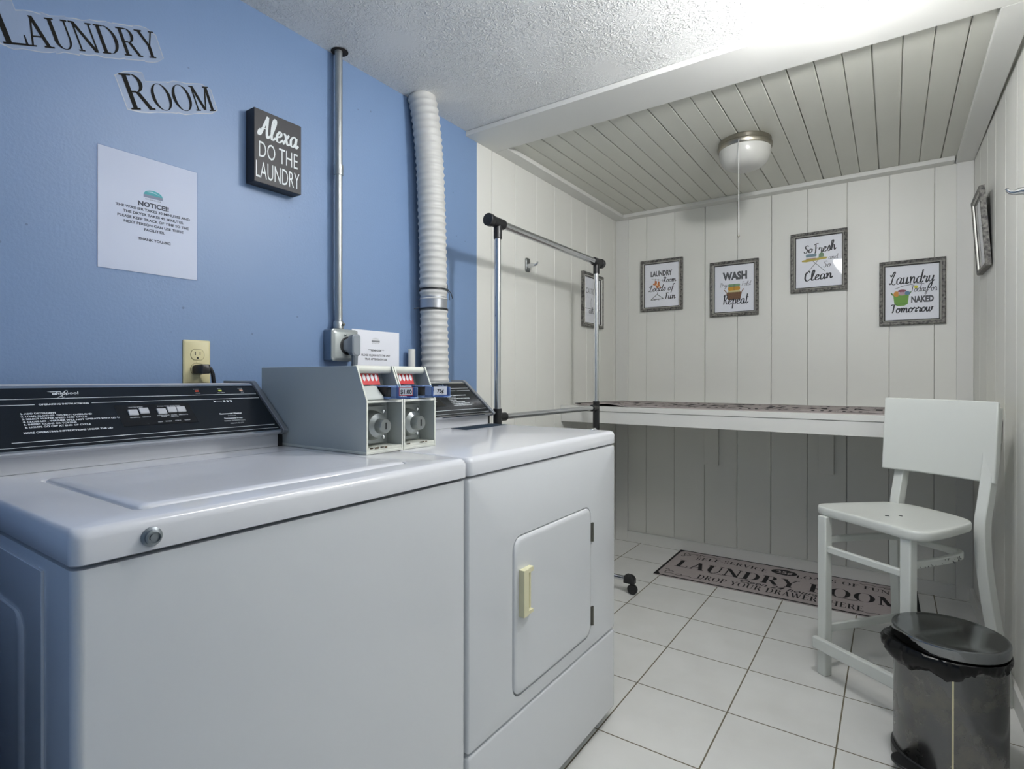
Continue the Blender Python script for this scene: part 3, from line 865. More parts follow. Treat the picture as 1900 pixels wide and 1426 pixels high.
# ------------------------------------------------------------------ coin meters
def coin_meter(y0, price, label, w=.107):
    t = thing('coin_meter', label, 'coin box', (.604, y0, .9150), None, 'coin meters on the machines')
    pr = [(-.40, 0), (0, 0), (0, .116), (-.034, .193), (-.40, .193)]
    fy = lambda a, b, h: (a, h, b)
    mb = MB()
    mb.prism(pr, fy, 0, .003); mb.prism(pr, fy, w - .003, w)
    mb.box(-.40, -.36, .003, w - .003, 0, .193)
    mb.box(-.36, -.05, .003, w - .003, .188, .193)
    mb.build('housing', M_METER, t, bevel=.0008)
    mb = MB(); mb.box(-.36, 0, .003, w - .003, 0, .013); mb.box(-.36, .001, -.001, w + .001, 0, .006)
    mb.build('base_plate', M_METER_IN, t, bevel=.001)
    mb = MB(); mb.tube([(-.043, .003, .186), (-.043, w - .003, .186)], .009, 14)
    mb.build('top_roll', M_METER_IN, t)
    # trim edges of the side plates, worn pale
    for a in (-.0006, w - .0034):
        mb = MB()
        mb.prism([(0, 0), (.0012, 0), (.0012, .1165), (-.033, .1945), (-.0345, .193), (0, .116)], fy, a, a + .004)
        mb.build('edge_trim', M_METER_IN, t)
    mb = MB(); mb.box(-.06, 0, .003, w - .003, .112, .117)
    mb.build('divider', M_METER_IN, t)
    mb = MB(); mb.box(-.055, -.05, .003, w - .003, .013, .112); mb.prism([(-.055, .117), (-.050, .117), (-.073, .188), (-.079, .188)], fy, .003, w - .003)
    mb.build('inner_wall', M_METER, t)
    # coin slot plate
    sl = lambda u, v, n: (-.044 - .32 * v + n * .95, u, .150 + v * .95 + n * .3)
    cp = MB().prism([(.004, 0), (.074, 0), (.074, .033), (.004, .033)], sl, .004, .0055).build('coin_plate', M_RED, t, smooth=False)
    mb = MB()
    for k in range(5):
        c = .0185 + k * .0118
        mb.prism([(c + .0040 * math.cos(a), .0165 + .0082 * math.sin(a)) for a in [2 * PI * i / 16 for i in range(16)]], sl, .0056, .0062)
    mb.build('coin_ovals', M_WHITE, cp, smooth=False)
    mb = MB()
    for k in range(5):
        mb.box(-.036, -.030, .011 + k * .0105, .0175 + k * .0105, .140, .147)
    mb.build('coin_teeth', M_DARK, t, smooth=False)
    # chute cheek and slide
    mb = MB(); mb.prism([(-.06, .118), (-.006, .118), (-.008, .126), (-.024, .140), (-.03, .148), (-.06, .150)], fy, .0035, .056)
    mb.build('chute', M_METER, t, bevel=.0015)
    mb = MB(); mb.box(-.06, .004, .058, w - .016, .119, .124); mb.box(-.06, .004, .058, w - .016, .146, .149); mb.box(-.06, .002, w - .020, w - .016, .119, .149)
    mb.build('slide_guide', M_SLIDE, t, bevel=.001)
    mb = MB(); mb.box(-.05, -.002, .060, w - .0205, .1245, .1455)
    mb.build('slide_recess', M_DARK, t, smooth=False)
    mb = MB(); mb.box(.004, .066, .066, .092, .121, .1245); mb.box(.004, .030, .066, .069, .1245, .146); mb.box(.030, .064, .089, .092, .1245, .146)
    so = mb.build('coin_slide', M_SLIDE, t, bevel=.0015)
    # price ticket on the end of the slide
    tu = lambda u, v, n: (.054 + u * .60, .070 + u * .80 - .0, .123 + v) if False else (.058 + .70 * u + .60 * n, .058 + .71 * u - .60 * n, .128 + v)
    MB().prism(rr(-.019, .021, -.006, .026, .003, 3), tu, .012, .0128).build('ticket_holder', M_CLBLUE, t, smooth=False)
    tk = MB().prism([(-.013, 0), (.017, 0), (.017, .019), (-.013, .019)], tu, .0130, .0134).build('price_ticket', M_WHITE, t, smooth=False)
    mb = MB(); text(mb, price, .002, .0045, .0125, bold=.03, sx=.86, h=.0138, fn=tu)
    mb.build('lettering', M_INK, tk, smooth=False)
    if '$' in price:
        mb = MB()
        for q in ([(-.013, 0), (.017, 0), (.017, .0013), (-.013, .0013)], [(-.013, .0177), (.017, .0177), (.017, .019), (-.013, .019)], [(-.013, 0), (-.0117, 0), (-.0117, .019), (-.013, .019)], [(.0157, 0), (.017, 0), (.017, .019), (.0157, .019)]):
            mb.poly(q, tu, .0137)
        mb.build('red_border', M_RED, tk, smooth=False)
    # lock plate and lock
    lp = MB().prism(rr(.010, .088, .018, .103, .004, 3), lambda u, v, n: (n, u, v), -.05, -.036).build('lock_plate', M_LOCK, t, bevel=.001)
    mb = MB(); mb.lathe([(.034, 0), (.033, .010), (.027, .024), (.017, .030), (.0165, .046), (.015, .049), (.004, .0492)], (-.036, .044, .060), 28, 'x')
    lo = mb.build('lock', M_LOCK, lp)
    mb = MB(); mb.box(.0131, .0140, .0425, .0455, .053, .068)
    mb.build('keyhole', M_DARK, lo, smooth=False)
    for z in (.030, .090):
        mb = MB(); mb.lathe([(.005, 0), (.0048, .003), (.001, .005)], (-.036, .081, z), 12, 'x')
        mb.build('screw', M_CHR, lp)
    mb = MB()
    for k in range(6): mb.box(-.0495, -.046, .01 + k * .010, .013 + k * .010, .1185, .136)
    mb.build('return_grille', M_DARK, t, smooth=False)
    mb = MB()
    for k in range(7):
        a = random.uniform(.004, w - .02)
        mb.box(.001, .0014, a, a + random.uniform(.003, .012), .0125 - random.random() * .002, .0142)
    mb.build('paint_chips', M_CHIP, t, smooth=False)
    return t


coin_meter(.8045, '$1.00', 'grey coin meter with $1.00 price ticket, next to the washer console')
coin_meter(.915, '75¢', 'grey coin meter with 75 cent price ticket, next to the dryer console')

# ------------------------------------------------------------------ blue wall things
def sheet(name, label, u0, u1, v0, v1, acryl, cat):
    t = thing(name, label, cat, (0, (u0 + u1) / 2, (v0 + v1) / 2), LEFT)
    w, h = (u1 - u0) / 2, (v1 - v0) / 2
    pp = MB().prism([(-w, -h), (w, -h), (w, h), (-w, h)], ident, .0008, .0016).build('paper', M_WHITE, t, smooth=False)
    if acryl:
        MB().prism([(-w - .001, -h - .001), (w + .001, -h - .001), (w + .001, h + .001), (-w - .001, h + .001)], ident, .0030, .0044).build('acrylic_cover', M_ACRYL, t, smooth=False)
    return t, pp


def logo(pp, x, y, s, cols):
    mb = MB(); mb.poly([(x + s * math.cos(a), y + s * .62 * math.sin(a)) for a in [PI * i / 16 for i in range(17)]], ident, .0019)
    mb.build('emblem', mat('emblem_' + cols[0], cols[0], .6), pp, smooth=False)
    mb = MB()
    mb.poly([(x - s, y - s * .28), (x + s, y - s * .28), (x + s, y + s * .05), (x - s, y + s * .05)], ident, .0021)
    mb.build('emblem_band', mat('emblem_' + cols[1], cols[1], .6), pp, smooth=False)
    mb = MB(); mb.poly([(x - s * .7, y + s * .36), (x - s * .1, y + s * .5), (x + s * .5, y + s * .3), (x + s * .75, y + s * .18), (x + s * .2, y + s * .34), (x - s * .3, y + s * .38)], ident, .0021)
    mb.build('emblem_wave', mat('emblem_' + cols[2], cols[2], .6), pp, smooth=False)
    mb = MB(); text(mb, 'BAY ISLAND CLUB', x, y - s * .52, s * .2, h=.0019, sx=1.0)
    mb.build('emblem_text', M_INKG, pp, smooth=False)


t, pp = sheet('notice_sheet', 'white NOTICE sheet about washer times in clear holder on blue wall', .517, .742, 1.343, 1.631, True, 'notice')
logo(pp, .006, .052, .022, ('3fb6b4', '8d96a8', 'bfe9ea'))
mb = MB()
text(mb, 'NOTICE!!', .007, .0225, .0155, bold=.045, sx=1.1, h=.0019)
for i, s in enumerate(['THE WASHER TAKES 30 MINUTES AND', 'THE DRYER TAKES 45 MINUTES.', 'PLEASE KEEP TRACK OF TIME SO THE', 'NEXT PERSON CAN USE THESE', 'FACILITIES.', '', 'THANK YOU-BIC']):
    text(mb, s, .009, .0105 - i * .0122, .0086, bold=.035, sx=1.14, h=.0019)
mb.build('lettering', mat('navy_ink', '2b3044', .6), pp, smooth=False)
t, pp = sheet('reminder_sheet', 'small white REMINDER sheet about lint trap beside steel junction box', 1.258, 1.480, 1.112, 1.252, False, 'notice')
logo(pp, -.004, .034, .019, ('dfe0e4', '8a8d92', 'c9cbd0'))
mb = MB()
text(mb, '***REMINDER***', -.002, -.004, .0098, bold=.03, sx=1.05, h=.0019)
text(mb, 'PLEASE CLEAN OUT THE LINT', -.002, -.022, .0098, bold=.03, sx=1.02, h=.0019)
text(mb, 'TRAP AFTER EACH USE', -.002, -.036, .0098, bold=.03, sx=1.02, h=.0019)
mb.build('lettering', M_INKG, pp, smooth=False)


def decal(word, label, y, z, size, sx, rot):
    t = thing('wall_decal', label, 'wall lettering', (0, y, z), LEFT, 'vinyl words on the blue wall')
    szs = [size * 1.32] + [size] * (len(word) - 1)
    fl = MB()
    # film cut loosely round the letters: wide rounded strip following the word
    n = len(word)
    adv = {'L': .68, 'A': .8, 'U': .84, 'N': .88, 'D': .86, 'R': .82, 'Y': .8, 'O': .92, 'M': 1.0}
    wid = [(adv[c] + .0) * s * sx for c, s in zip(word, szs)]
    tot = sum(wid)
    ca, sa = math.cos(rot), math.sin(rot)
    up, dn = [], []
    pen = 0
    for k, (wd, s) in enumerate(zip(wid, szs)):
        for f in (.0, .35, .7, 1):
            jig = random.uniform(-.003, .003)
            up.append((pen + wd * f, s + .008 + jig)); dn.append((pen + wd * f, -.009 - jig))
        pen += wd
    up[0] = (-.006, szs[0] * .95); dn[0] = (-.006, .0)
    up[-1] = (tot + .006, szs[-1] * .9); dn[-1] = (tot + .006, .002)
    rt = lambda p: (p[0] * ca - p[1] * sa, p[0] * sa + p[1] * ca)
    up = [rt(p) for p in up]; dn = [rt(p) for p in dn]
    k = len(up)
    for h in (.0006,):
        fl.add([(*p, h) for p in up] + [(*p, h) for p in dn] + [(*p, .0001) for p in up] + [(*p, .0001) for p in dn],
               [(i, i + 1, k + i + 1, k + i) for i in range(k - 1)] + [(2 * k + i, 2 * k + i + 1, i + 1, i) for i in range(k - 1)] + [(k + i, k + i + 1, 3 * k + i + 1, 3 * k + i) for i in range(k - 1)])
    fo = fl.build('clear_film', M_FILM, t, smooth=False)
    ed = MB()
    for line, sg in ((up, -1), (dn, 1)):
        wds = [random.uniform(.0012, .0034) for _ in line]
        ed.add([(x, y, .00075) for x, y in line] + [(x, y + sg * w_, .00075) for (x, y), w_ in zip(line, wds)], [(i, i + 1, k + i + 1, k + i) for i in range(k - 1)])
    for q in ((0, 1), (k - 1, -1)):
        a_, b_ = up[q[0]], dn[q[0]]
        ed.add([(*a_, .00077), (*b_, .00077), (b_[0] + q[1] * .0022, b_[1], .00077), (a_[0] + q[1] * .0022, a_[1], .00077)], [(0, 1, 2, 3)])
    ed.build('film_edge', M_FEDGE, fo, smooth=False)
    mb = MB()
    serif(mb, word, 0, 0, size, align='L', h=.0009, T=.135, t=.05, sx=sx, space=0, rot=rot, sizes=szs)
    mb.build('letters', M_VINYL, fo, smooth=False)
    return t


decal('LAUNDRY', 'dark LAUNDRY lettering cut from clear film, high on the blue wall', .347, 1.7815, .062, .90, .355)
decal('ROOM', 'dark ROOM lettering cut from clear film, above the framed notice', .584, 1.738, .062, .92, .362)

# box sign
t = thing('box_sign', 'black wooden box sign reading Alexa do the laundry, on blue wall', 'sign', (0, .955, 1.748), LEFT)
bo = MB().prism([(-.076, -.105), (.076, -.105), (.076, .105), (-.076, .105)], ident, .0005, .043).build('block', M_BLKCOAT, t, bevel=.0012)
mb = MB()
script(mb, 'Alexa', -.002, .030, .062, .16, .0436, slant=.14, sx=.78, rot=.03)
text(mb, 'DO THE', .0, -.031, .066, bold=-.004, sx=.53, h=.0436)
text(mb, 'LAUNDRY', -.002, -.091, .069, bold=-.004, sx=.45, h=.0436)
mb.build('lettering', mat('white_sign_paint', 'd8dedf', .6), bo, smooth=False)

# conduit, box, dryer plug
t = thing('conduit_pipe', 'galvanised conduit pipe running up the blue wall into the ceiling', 'pipe', (.03, 1.18, 0))
mb = MB(); mb.tube([(-.002, .002, 1.262), (-.004, .004, 1.29), (.0, .0, 1.36), (0, 0, 1.45), (0, 0, H + .01)], .0125, 18)
mb.build('pipe', M_ZINC, t)
mb = MB(); mb.lathe([(.0125, -.017), (.0152, -.016), (.0152, -.004), (.0146, 0), (.0152, .004), (.0152, .016), (.0125, .017)], (0, 0, 1.768), 20)
mb.build('coupling', M_ZINC, t)
mb = MB(); mb.lathe([(.0128, 0), (.0165, .001), (.0165, .022), (.0145, .026), (.0128, .027)], (-.002, .002, 1.2435), 18)
k = mb.build('connector', M_ZINC, t)
mb = MB(); mb.lathe([(.004, 0), (.004, .008), (.001, .009)], (.014, .006, 1.258), 10, 'x')
mb.build('set_screw', M_HINGE, k)
mb = MB(); mb.lathe([(.013, -.0005), (.026, -.0005), (.028, -.0015), (.013, -.002)], (.0, .004, H), 22)
mb.build('ceiling_cutout', mat('dark_ragged_hole', '2a2622', .9, var=.5, vscale=90), t)
t = thing('junction_box', 'square steel junction box with dryer socket on the blue wall', 'electrical box', (0, 1.195, 1.19), LEFT)
MB().prism(rr(-.052, .052, -.052, .052, .006, 4), ident, .0005, .038).build('box', mat('blue_grey_steel', '7f8c9a', .4, .6, var=.12, vscale=30), t, bevel=.001)
cv = MB().loft([[(x, y, n) for x, y in rr(-a, a, -a, a, .010, 4)] for a, n in ((.053, .0385), (.053, .043), (.044, .049), (.042, .050))]).build('cover', M_ZBOX, t, ang=25)
for sx_ in (-1, 1):
    for sy_ in (-1, 1):
        mb = MB(); mb.lathe([(.0055, .0425), (.0055, .0455), (.001, .0465)], (sx_ * .046, sy_ * .046, 0), 10)
        mb.build('screw', M_ZINC, cv)
mb = MB(); mb.lathe([(.030, .0495), (.030, .052), (.026, .053), (.001, .053)], (.006, -.002, 0), 28)
mb.build('socket', M_BLK, cv)
mb = MB(); mb.lathe([(.004, .0505), (.004, .053), (.001, .054)], (-.004, .034, 0), 10)
mb.build('screw', M_CHR, cv)
t = thing('dryer_plug', 'grey right-angle dryer plug with cord in the steel junction box', 'plug', (0, 1.195, 1.19), LEFT)
mb = MB()
mb.loft([[(x, y, n) for x, y in rr(a, b, c, d, .012, 4)] for a, b, c, d, n in ((-.014, .024, -.022, .020, .0535), (-.010, .026, -.026, .024, .064), (-.006, .028, -.034, .034, .068), (-.006, .028, -.036, .036, .088), (-.002, .024, -.032, .032, .092))])
mb.build('plug_body', mat('grey_plug_vinyl', '8d949a', .45), t)
mb = MB(); mb.tube([(.011, -.032, .079), (.011, -.06, .079), (.011, -.085, .074), (.011, -.12, .055), (.011, -.20, .03), (.011, -.30, .02)], [.011, .010, .009, .009, .009, .009], 10)
mb.build('cord', mat('grey_cord', '6d757c', .5), t)

# outlet with washer plug
t = thing('wall_outlet', 'ivory duplex wall outlet on blue wall above the washer console', 'outlet', (0, .741, 1.124), LEFT)
pl = MB().loft([[(x, y, n) for x, y in rr(-a, a, -b, b, .004, 3)] for a, b, n in ((.035, .0585, .0003), (.035, .0585, .003), (.031, .0545, .006), (.0305, .054, .0062))]).build('cover_plate', M_IVORY, t, ang=20)


def recept(cy):
    pts = []
    for a in range(0, 360, 12):
        q = math.radians(a)
        pts.append((.0172 * math.cos(q), max(-.0142, min(.0142, .0172 * math.sin(q))) + cy))
    r = MB().prism(pts, ident, .0060, .0078).build('receptacle', M_IVORY, t, bevel=.0006)
    d = MB()
    d.prism([(-.0072, cy - .002), (-.0052, cy - .002), (-.0052, cy + .008), (-.0072, cy + .008)], ident, .0077, .0080)
    d.prism([(.0052, cy - .001), (.0072, cy - .001), (.0072, cy + .007), (.0052, cy + .007)], ident, .0077, .0080)
    d.prism([(-.0026, cy - .011), (.0026, cy - .011), (.0026, cy - .0075), (0, cy - .006), (-.0026, cy - .0075)], ident, .0077, .0080)
    d.build('slots', M_DARK, r, smooth=False)
    rim = MB()
    n = len(pts)
    big = [(x * 1.06, (y - cy) * 1.06 + cy) for x, y in pts]
    rim.add([(x, y, .0064) for x, y in pts] + [(x, y, .0064) for x, y in big], [(i, (i + 1) % n, n + (i + 1) % n, n + i) for i in range(n)])
    rim.build('thin_line', mat('outlet_seam', '6d6546', .6), r, smooth=False)


recept(.0195); recept(-.0195)
mb = MB(); mb.lathe([(.0032, .0060), (.0032, .0072), (.001, .0076)], (0, 0, 0), 10)
mb.build('screw', M_IVORY, pl)
t = thing('power_plug', 'black power plug with cord in the ivory outlet', 'plug', (0, .741, 1.1045), LEFT)
mb = MB()
mb.loft([[(x, y, n) for x, y in rr(a, b, c, d, .004, 3)] for a, b, c, d, n in ((-.014, .012, -.012, .010, .0082), (-.013, .013, -.013, .012, .018), (-.010, .014, -.012, .013, .034), (-.008, .014, -.012, .013, .046), (-.006, .012, -.009, .010, .048))])
mb.build('plug_body', M_BLK, t)
mb = MB(); mb.tube([(.008, .004, .036), (.018, .002, .038), (.025, -.012, .037), (.029, -.035, .034), (.031, -.06, .03), (.032, -.12, .022), (.030, -.25, .02)], .0052, 10)
mb.build('cord', M_BLK, t)

# exhaust duct
t = thing('exhaust_duct', 'white ribbed flexible exhaust duct rising behind the dryer to the ceiling', 'duct', (.07, 1.60, 0))
ctl = [(0, .012, .62), (0, .010, .90), (0, .006, 1.10), (0, 0, 1.30), (0, -.004, 1.42), (0, -.008, 1.58), (0, -.014, 1.71), (-.003, -.022, 1.90), (-.011, -.032, 2.05), (-.020, -.040, 2.13), (-.026, -.044, H + .004)]


def duct(z0, z1, name, rr_=.052, pitch=.0265):
    path = [p for p in cr(ctl, 14) if z0 <= p.z <= z1]
    # resample by height
    allp = cr(ctl, 14)
    pts, rad = [], []
    n = int((z1 - z0) / pitch * 6)
    for k in range(n + 1):
        z = z0 + (z1 - z0) * k / n
        for a, b in zip(allp, allp[1:]):
            if a.z - 1e-4 <= z <= b.z + 1e-4:
                f = (z - a.z) / max(b.z - a.z, 1e-6)
                pts.append(a.lerp(b, f))
                break
        else:
            pts.append(allp[-1])
        ph = (k % 6) / 6
        rad.append(rr_ + (.0044 if ph == 0 else .0022 if ph < .2 or ph > .8 else 0) - .0012)
    mb = MB(); mb.tube(pts, rad, 32)
    return mb.build(name, M_DUCT, t, ang=80)


duct(.62, 1.352, 'lower_hose')
duct(1.386, H + .003, 'upper_hose')
mb = MB(); mb.lathe([(.0525, 1.345), (.0528, 1.345), (.0528, 1.395), (.0525, 1.395)], (0, -.003, 0), 36, caps=False)
mb.build('foil_tape', M_TAPE, t)
for z, nm in ((1.424, 0), (1.348, 1)):
    mb = MB(); mb.lathe([(.0545, z - .003), (.0562, z - .003), (.0562, z + .003), (.0545, z + .003)], (0, -.003, 0), 36, caps=False)
    if nm == 0:
        mb.tube([(.050, .022, z), (.062, .026, z - .012), (.064, .036, z - .034)], .0016, 6)
        mb.tube([(.050, .020, z), (.060, .020, z - .018), (.060, .020, z - .040)], .0014, 6)
        mb.tube([(.05, .02, z), (.064, .006, z + .010), (.070, -.006, z + .020)], .0009, 6)
    else:
        mb.tube([(-.02, -.052, z), (-.02, -.064, z + .002), (-.03, -.080, z - .002)], .0016, 6)
    mb.build('cable_tie', M_BLK, t)
t = thing('pipe_stub', 'short capped white standpipe behind the exhaust duct', 'pipe', (.030, 1.518, .6))
mb = MB(); mb.lathe([(.0135, 0), (.0135, .592), (.011, .592), (.011, .57)], n=20)
mb.build('pipe', M_TRIM, t)

# ------------------------------------------------------------------ garment rack
RX, RY0, RY1, RZB, RZT = .268, 1.748, 2.622, .929, 1.688
t = thing('garment_rack', 'chrome garment rack with black joints standing behind the dryer', 'clothes rack', (RX, (RY0 + RY1) / 2, 0))
ry = (RY1 - RY0) / 2
for s in (-1, 1):
    y = s * ry
    mb = MB(); mb.tube([(0, y, .80), (0, y, RZT - .05)], .0125, 18)
    mb.build('upright', M_CHR, t)
    mb = MB(); mb.tube([(0, y, .07), (0, y, .86)], .0155, 18)
    mb.build('lower_post', M_CHR if s < 0 else M_BLK, t)
    mb = MB(); mb.tube([(0, y - s * .035, RZT), (0, y + s * .045, RZT)], .0205, 20); mb.tube([(0, y, RZT), (0, y, RZT - .062)], .0165, 18)
    cn = mb.build('top_joint', M_BLK, t, bevel=.001)
    mb = MB(); mb.tube([(0, y + s * .043, RZT), (0, y + s * .066, RZT)], .0245, 22)
    mb.build('end_cap', M_BLK, cn, bevel=.003)
    mb = MB(); mb.tube([(0, y, RZB - .036 if s < 0 else RZB - .13), (0, y, RZB + .034)], .0172, 18); mb.tube([(0, y, RZB), (0, y - s * .052, RZB)], .0172, 18)
    mb.build('middle_joint', M_BLK, t, bevel=.0015)
    mb = MB(); mb.tube([(-.175, y, .072), (.165, y, .072), (.182, y, .066)], .0125, 14)
    ft = mb.build('foot', M_CHR, t)
    mb = MB(); mb.tube([(0, y, .05), (0, y, .11)], .02, 16)
    mb.build('foot_joint', M_BLK, ft)
    for sx_ in (-.17, .185):
        mb = MB()
        hood = [(-.028, .052), (-.026, .088), (-.012, .096), (.016, .094), (.030, .080), (.030, .052)]
        mb.prism([(sx_ + a, b) for a, b in hood], lambda a, b, h: (a, h, b), y - .016, y + .016)
        cs = mb.build('caster_hood', M_BLK, ft, bevel=.004)
        mb = MB(); mb.lathe([(.012, -.011), (.023, -.011), (.025, -.008), (.025, .008), (.023, .011), (.012, .011)], (sx_ + .016, y, .025), 24, 'y')
        mb.tube([(sx_ + .01, y, .03), (sx_ + .008, y, .056)], .005, 8)
        mb.build('caster_wheel', M_RUB, cs)
mb = MB(); mb.tube([(0, -ry + .03, RZT), (0, ry - .03, RZT)], .0160, 20)
mb.build('top_rail', M_CHR, t)
mb = MB(); mb.tube([(0, -ry + .05, RZB), (0, ry - .05, RZB)], .0125, 18)
mb.build('middle_rail', M_CHR, t)


# ------------------------------------------------------------------ hooks
M_HOOK = mat('dull_hook_steel', '8a8c8c', .35, .9)


def hook(label, loc, rot):
    t = thing('coat_hook', label, 'hook', loc, rot, 'chrome hooks on the alcove walls')
    pl = MB().loft([[(x, y, n) for x, y in rr(-a, a, -b, b, .010, 5)] for a, b, n in ((.021, .035, .0004), (.021, .035, .005), (.017, .031, .008))]).build('back_plate', M_HOOK, t, ang=30)
    mb = MB()
    mb.tube([(0, -.004, .007), (0, -.004, .018), (0, -.002, .032), (0, -.004, .044), (0, -.001, .056), (0, .006, .062)], [.015, .012, .011, .008, .006, .0048], 12)
    mb.lathe([(.001, -.005), (.0052, 0), (.001, .005)], (0, .009, .062), 10)
    mb.build('prong', M_CHR, t)
    mb = MB(); mb.lathe([(.0045, .0078), (.0045, .0092), (.001, .010)], (0, -.019, 0), 10)
    mb.build('screw', M_CHR, pl)


hook('chrome coat hook on the white panelling behind the garment rack', (.0003, 2.372, 1.660), LEFT)
hook('chrome coat hook on the right wall in front of a framed print', (XR(2.235) - .0006, 2.235, 1.648), RIGHT)

# ------------------------------------------------------------------ framed prints
FW, FH = .1375, .165


def frame(label, loc, rot, group='framed laundry prints'):
    t = thing('picture_frame', label, 'framed print', loc, rot, group)
    prof = [(0, .0005), (0, .018), (.004, .021), (.013, .019), (.0165, .0165)]
    lip = [(.0165, .0165), (.0185, .0185), (.0205, .0165), (.0215, .012), (.026, .009), (.0262, .003)]
    ring = lambda i, n: [(-FW + i, -FH + i, n), (FW - i, -FH + i, n), (FW - i, FH - i, n), (-FW + i, FH - i, n)]
    fr = MB().loft([ring(i, n) for i, n in prof], False, False).build('moulding', M_FRAME, t, smooth=False)
    MB().loft([ring(i, n) for i, n in lip[:4]], False, False).build('silver_lip', M_LIP, fr, smooth=False)
    MB().loft([ring(i, n) for i, n in lip[3:]], False, False).build('inner_edge', M_INNER, fr, smooth=False)
    MB().prism([(-FW + .002, -FH + .002), (FW - .002, -FH + .002), (FW - .002, FH - .002), (-FW + .002, FH - .002)], ident, .0006, .002).build('backing', M_DARK, fr, smooth=False)
    i = .024
    pr = MB().prism([(-FW + i, -FH + i), (FW - i, -FH + i), (FW - i, FH - i), (-FW + i, FH - i)], ident, .0030, .0040).build('print', M_WHITE, t, smooth=False)
    i = .0205
    MB().prism([(-FW + i, -FH + i), (FW - i, -FH + i), (FW - i, FH - i), (-FW + i, FH - i)], ident, .0080, .0100).build('glass', M_GLASS, t, smooth=False)
    return t, pr


HP = .0043
cmat = {}


def col(c):
    if c not in cmat: cmat[c] = mat('print_' + c, c, .6)
    return cmat[c]


def art(pr, name, c, polys, h=HP):
    mb = MB()
    for q in polys: mb.poly(q, ident, h)
    return mb.build(name, col(c), pr, smooth=False)


def ell(cx, cy, rx, ry, a0=0, a1=360, n=20):
    return [(cx + rx * math.cos(math.radians(a0 + (a1 - a0) * k / n)), cy + ry * math.sin(math.radians(a0 + (a1 - a0) * k / n))) for k in range(n + (0 if a1 - a0 == 360 else 1))]


def seg(x0, y0, x1, y1, w):
    d = Vector((x1 - x0, y1 - y0)).normalized() * w / 2
    return [(x0 - d.y, y0 + d.x), (x0 + d.y, y0 - d.x), (x1 + d.y, y1 - d.x), (x1 - d.y, y1 + d.x)]


FY = YB - .0003
tilt = lambda yaw, pit: BACK @ Matrix.Rotation(yaw, 3, 'Y') @ Matrix.Rotation(pit, 3, 'X')
# 1 laundry room loads of fun
t, pr = frame('framed print reading Laundry Room Loads of Fun, leftmost on the back wall', (.3135, FY, 1.684), BACK)
mb = MB()
text(mb, 'LAUNDRY', -.004, .060, .046, bold=.045, sx=.66, h=HP)
mb.build('lettering', M_INKG, pr, smooth=False)
mb = MB()
script(mb, 'Room', .050, .016, .036, .13, HP, sx=.95)
script(mb, 'Loads of', -.006, -.038, .042, .12, HP, sx=1.0, slant=.2)
script(mb, 'Fun', .054, -.092, .042, .15, HP, sx=.95)
mb.build('lettering', M_INK, pr, smooth=False)
art(pr, 'socks', 'c07038', [[(-.045, .030), (-.033, .030), (-.030, .008), (-.020, -.012), (-.028, -.020), (-.036, -.014), (-.042, .004), (-.050, .000), (-.058, .008), (-.056, .014), (-.046, .016)], [(-.026, .026), (-.014, .024), (-.014, .004), (-.004, -.016), (-.014, -.021), (-.024, -.008)]])
art(pr, 'sock_patches', 'e6c49a', [ell(-.030, .006, .006, .008), ell(-.015, -.010, .005, .007)], HP + .0003)
art(pr, 'clothesline', '6a6a6c', [seg(-.068, .046, .022, .026, .0015), seg(-.043, .028, -.040, .044, .003), seg(-.024, .026, -.021, .040, .003), seg(.004, .020, .006, .036, .003), seg(.016, .02, .018, .034, .003)])
art(pr, 'hanger', '6a6f6e', [seg(-.072, -.092, -.030, -.058, .004), seg(-.030, -.058, .012, -.088, .004), seg(-.072, -.092, .012, -.088, .004), seg(-.030, -.058, -.028, -.044, .003), seg(-.046, -.088, -.044, -.098, .004), seg(-.018, -.086, -.018, -.096, .004)])
# 2 wash dry fold repeat
t, pr = frame('framed print reading Wash Dry Fold Repeat, second from left on the back wall', (.758, FY, 1.622), BACK)
mb = MB()
text(mb, 'WASH', .006, .054, .062, bold=.055, sx=.76, h=HP)
mb.build('lettering', M_INKG, pr, smooth=False)
mb = MB()
script(mb, 'Dry', -.062, .012, .026, .09, HP, slant=.2); script(mb, 'Fold', .066, .012, .026, .09, HP, slant=.2)
mb.build('lettering', M_INKG, pr, smooth=False)
mb = MB()
script(mb, 'Repeat', .006, -.094, .060, .13, HP, sx=.80)
mb.build('lettering', M_INK, pr, smooth=False)
art(pr, 'basket', '7d5a3c', [[(-.044, -.022), (.044, -.022), (.034, -.068), (-.034, -.068)], seg(-.044, -.022, -.056, -.006, .005), seg(.044, -.022, .054, -.006, .005)])
art(pr, 'basket_weave', '5a3f2a', [seg(-.044 + k * .0125, -.026, -.034 + k * .0098, -.066, .0012) for k in range(8)] + [seg(-.04, -.034 - k * .011, .04, -.034 - k * .011, .001) for k in range(3)], HP + .0003)
art(pr, 'yellow_linen', 'd09a2e', [rr(-.034, .034, -.012, .010, .006, 3)]); art(pr, 'cream_linen', 'd8cd96', [rr(-.034, .034, -.024, -.012, .004, 3)]); art(pr, 'green_linen', '7fa37c', [rr(-.034, .034, .011, .026, .006, 3)])
art(pr, 'ribbon', '3d4a3c', [seg(0, -.012, 0, .026, .0018), seg(-.033, .011, .033, .011, .0014)], HP + .0003)
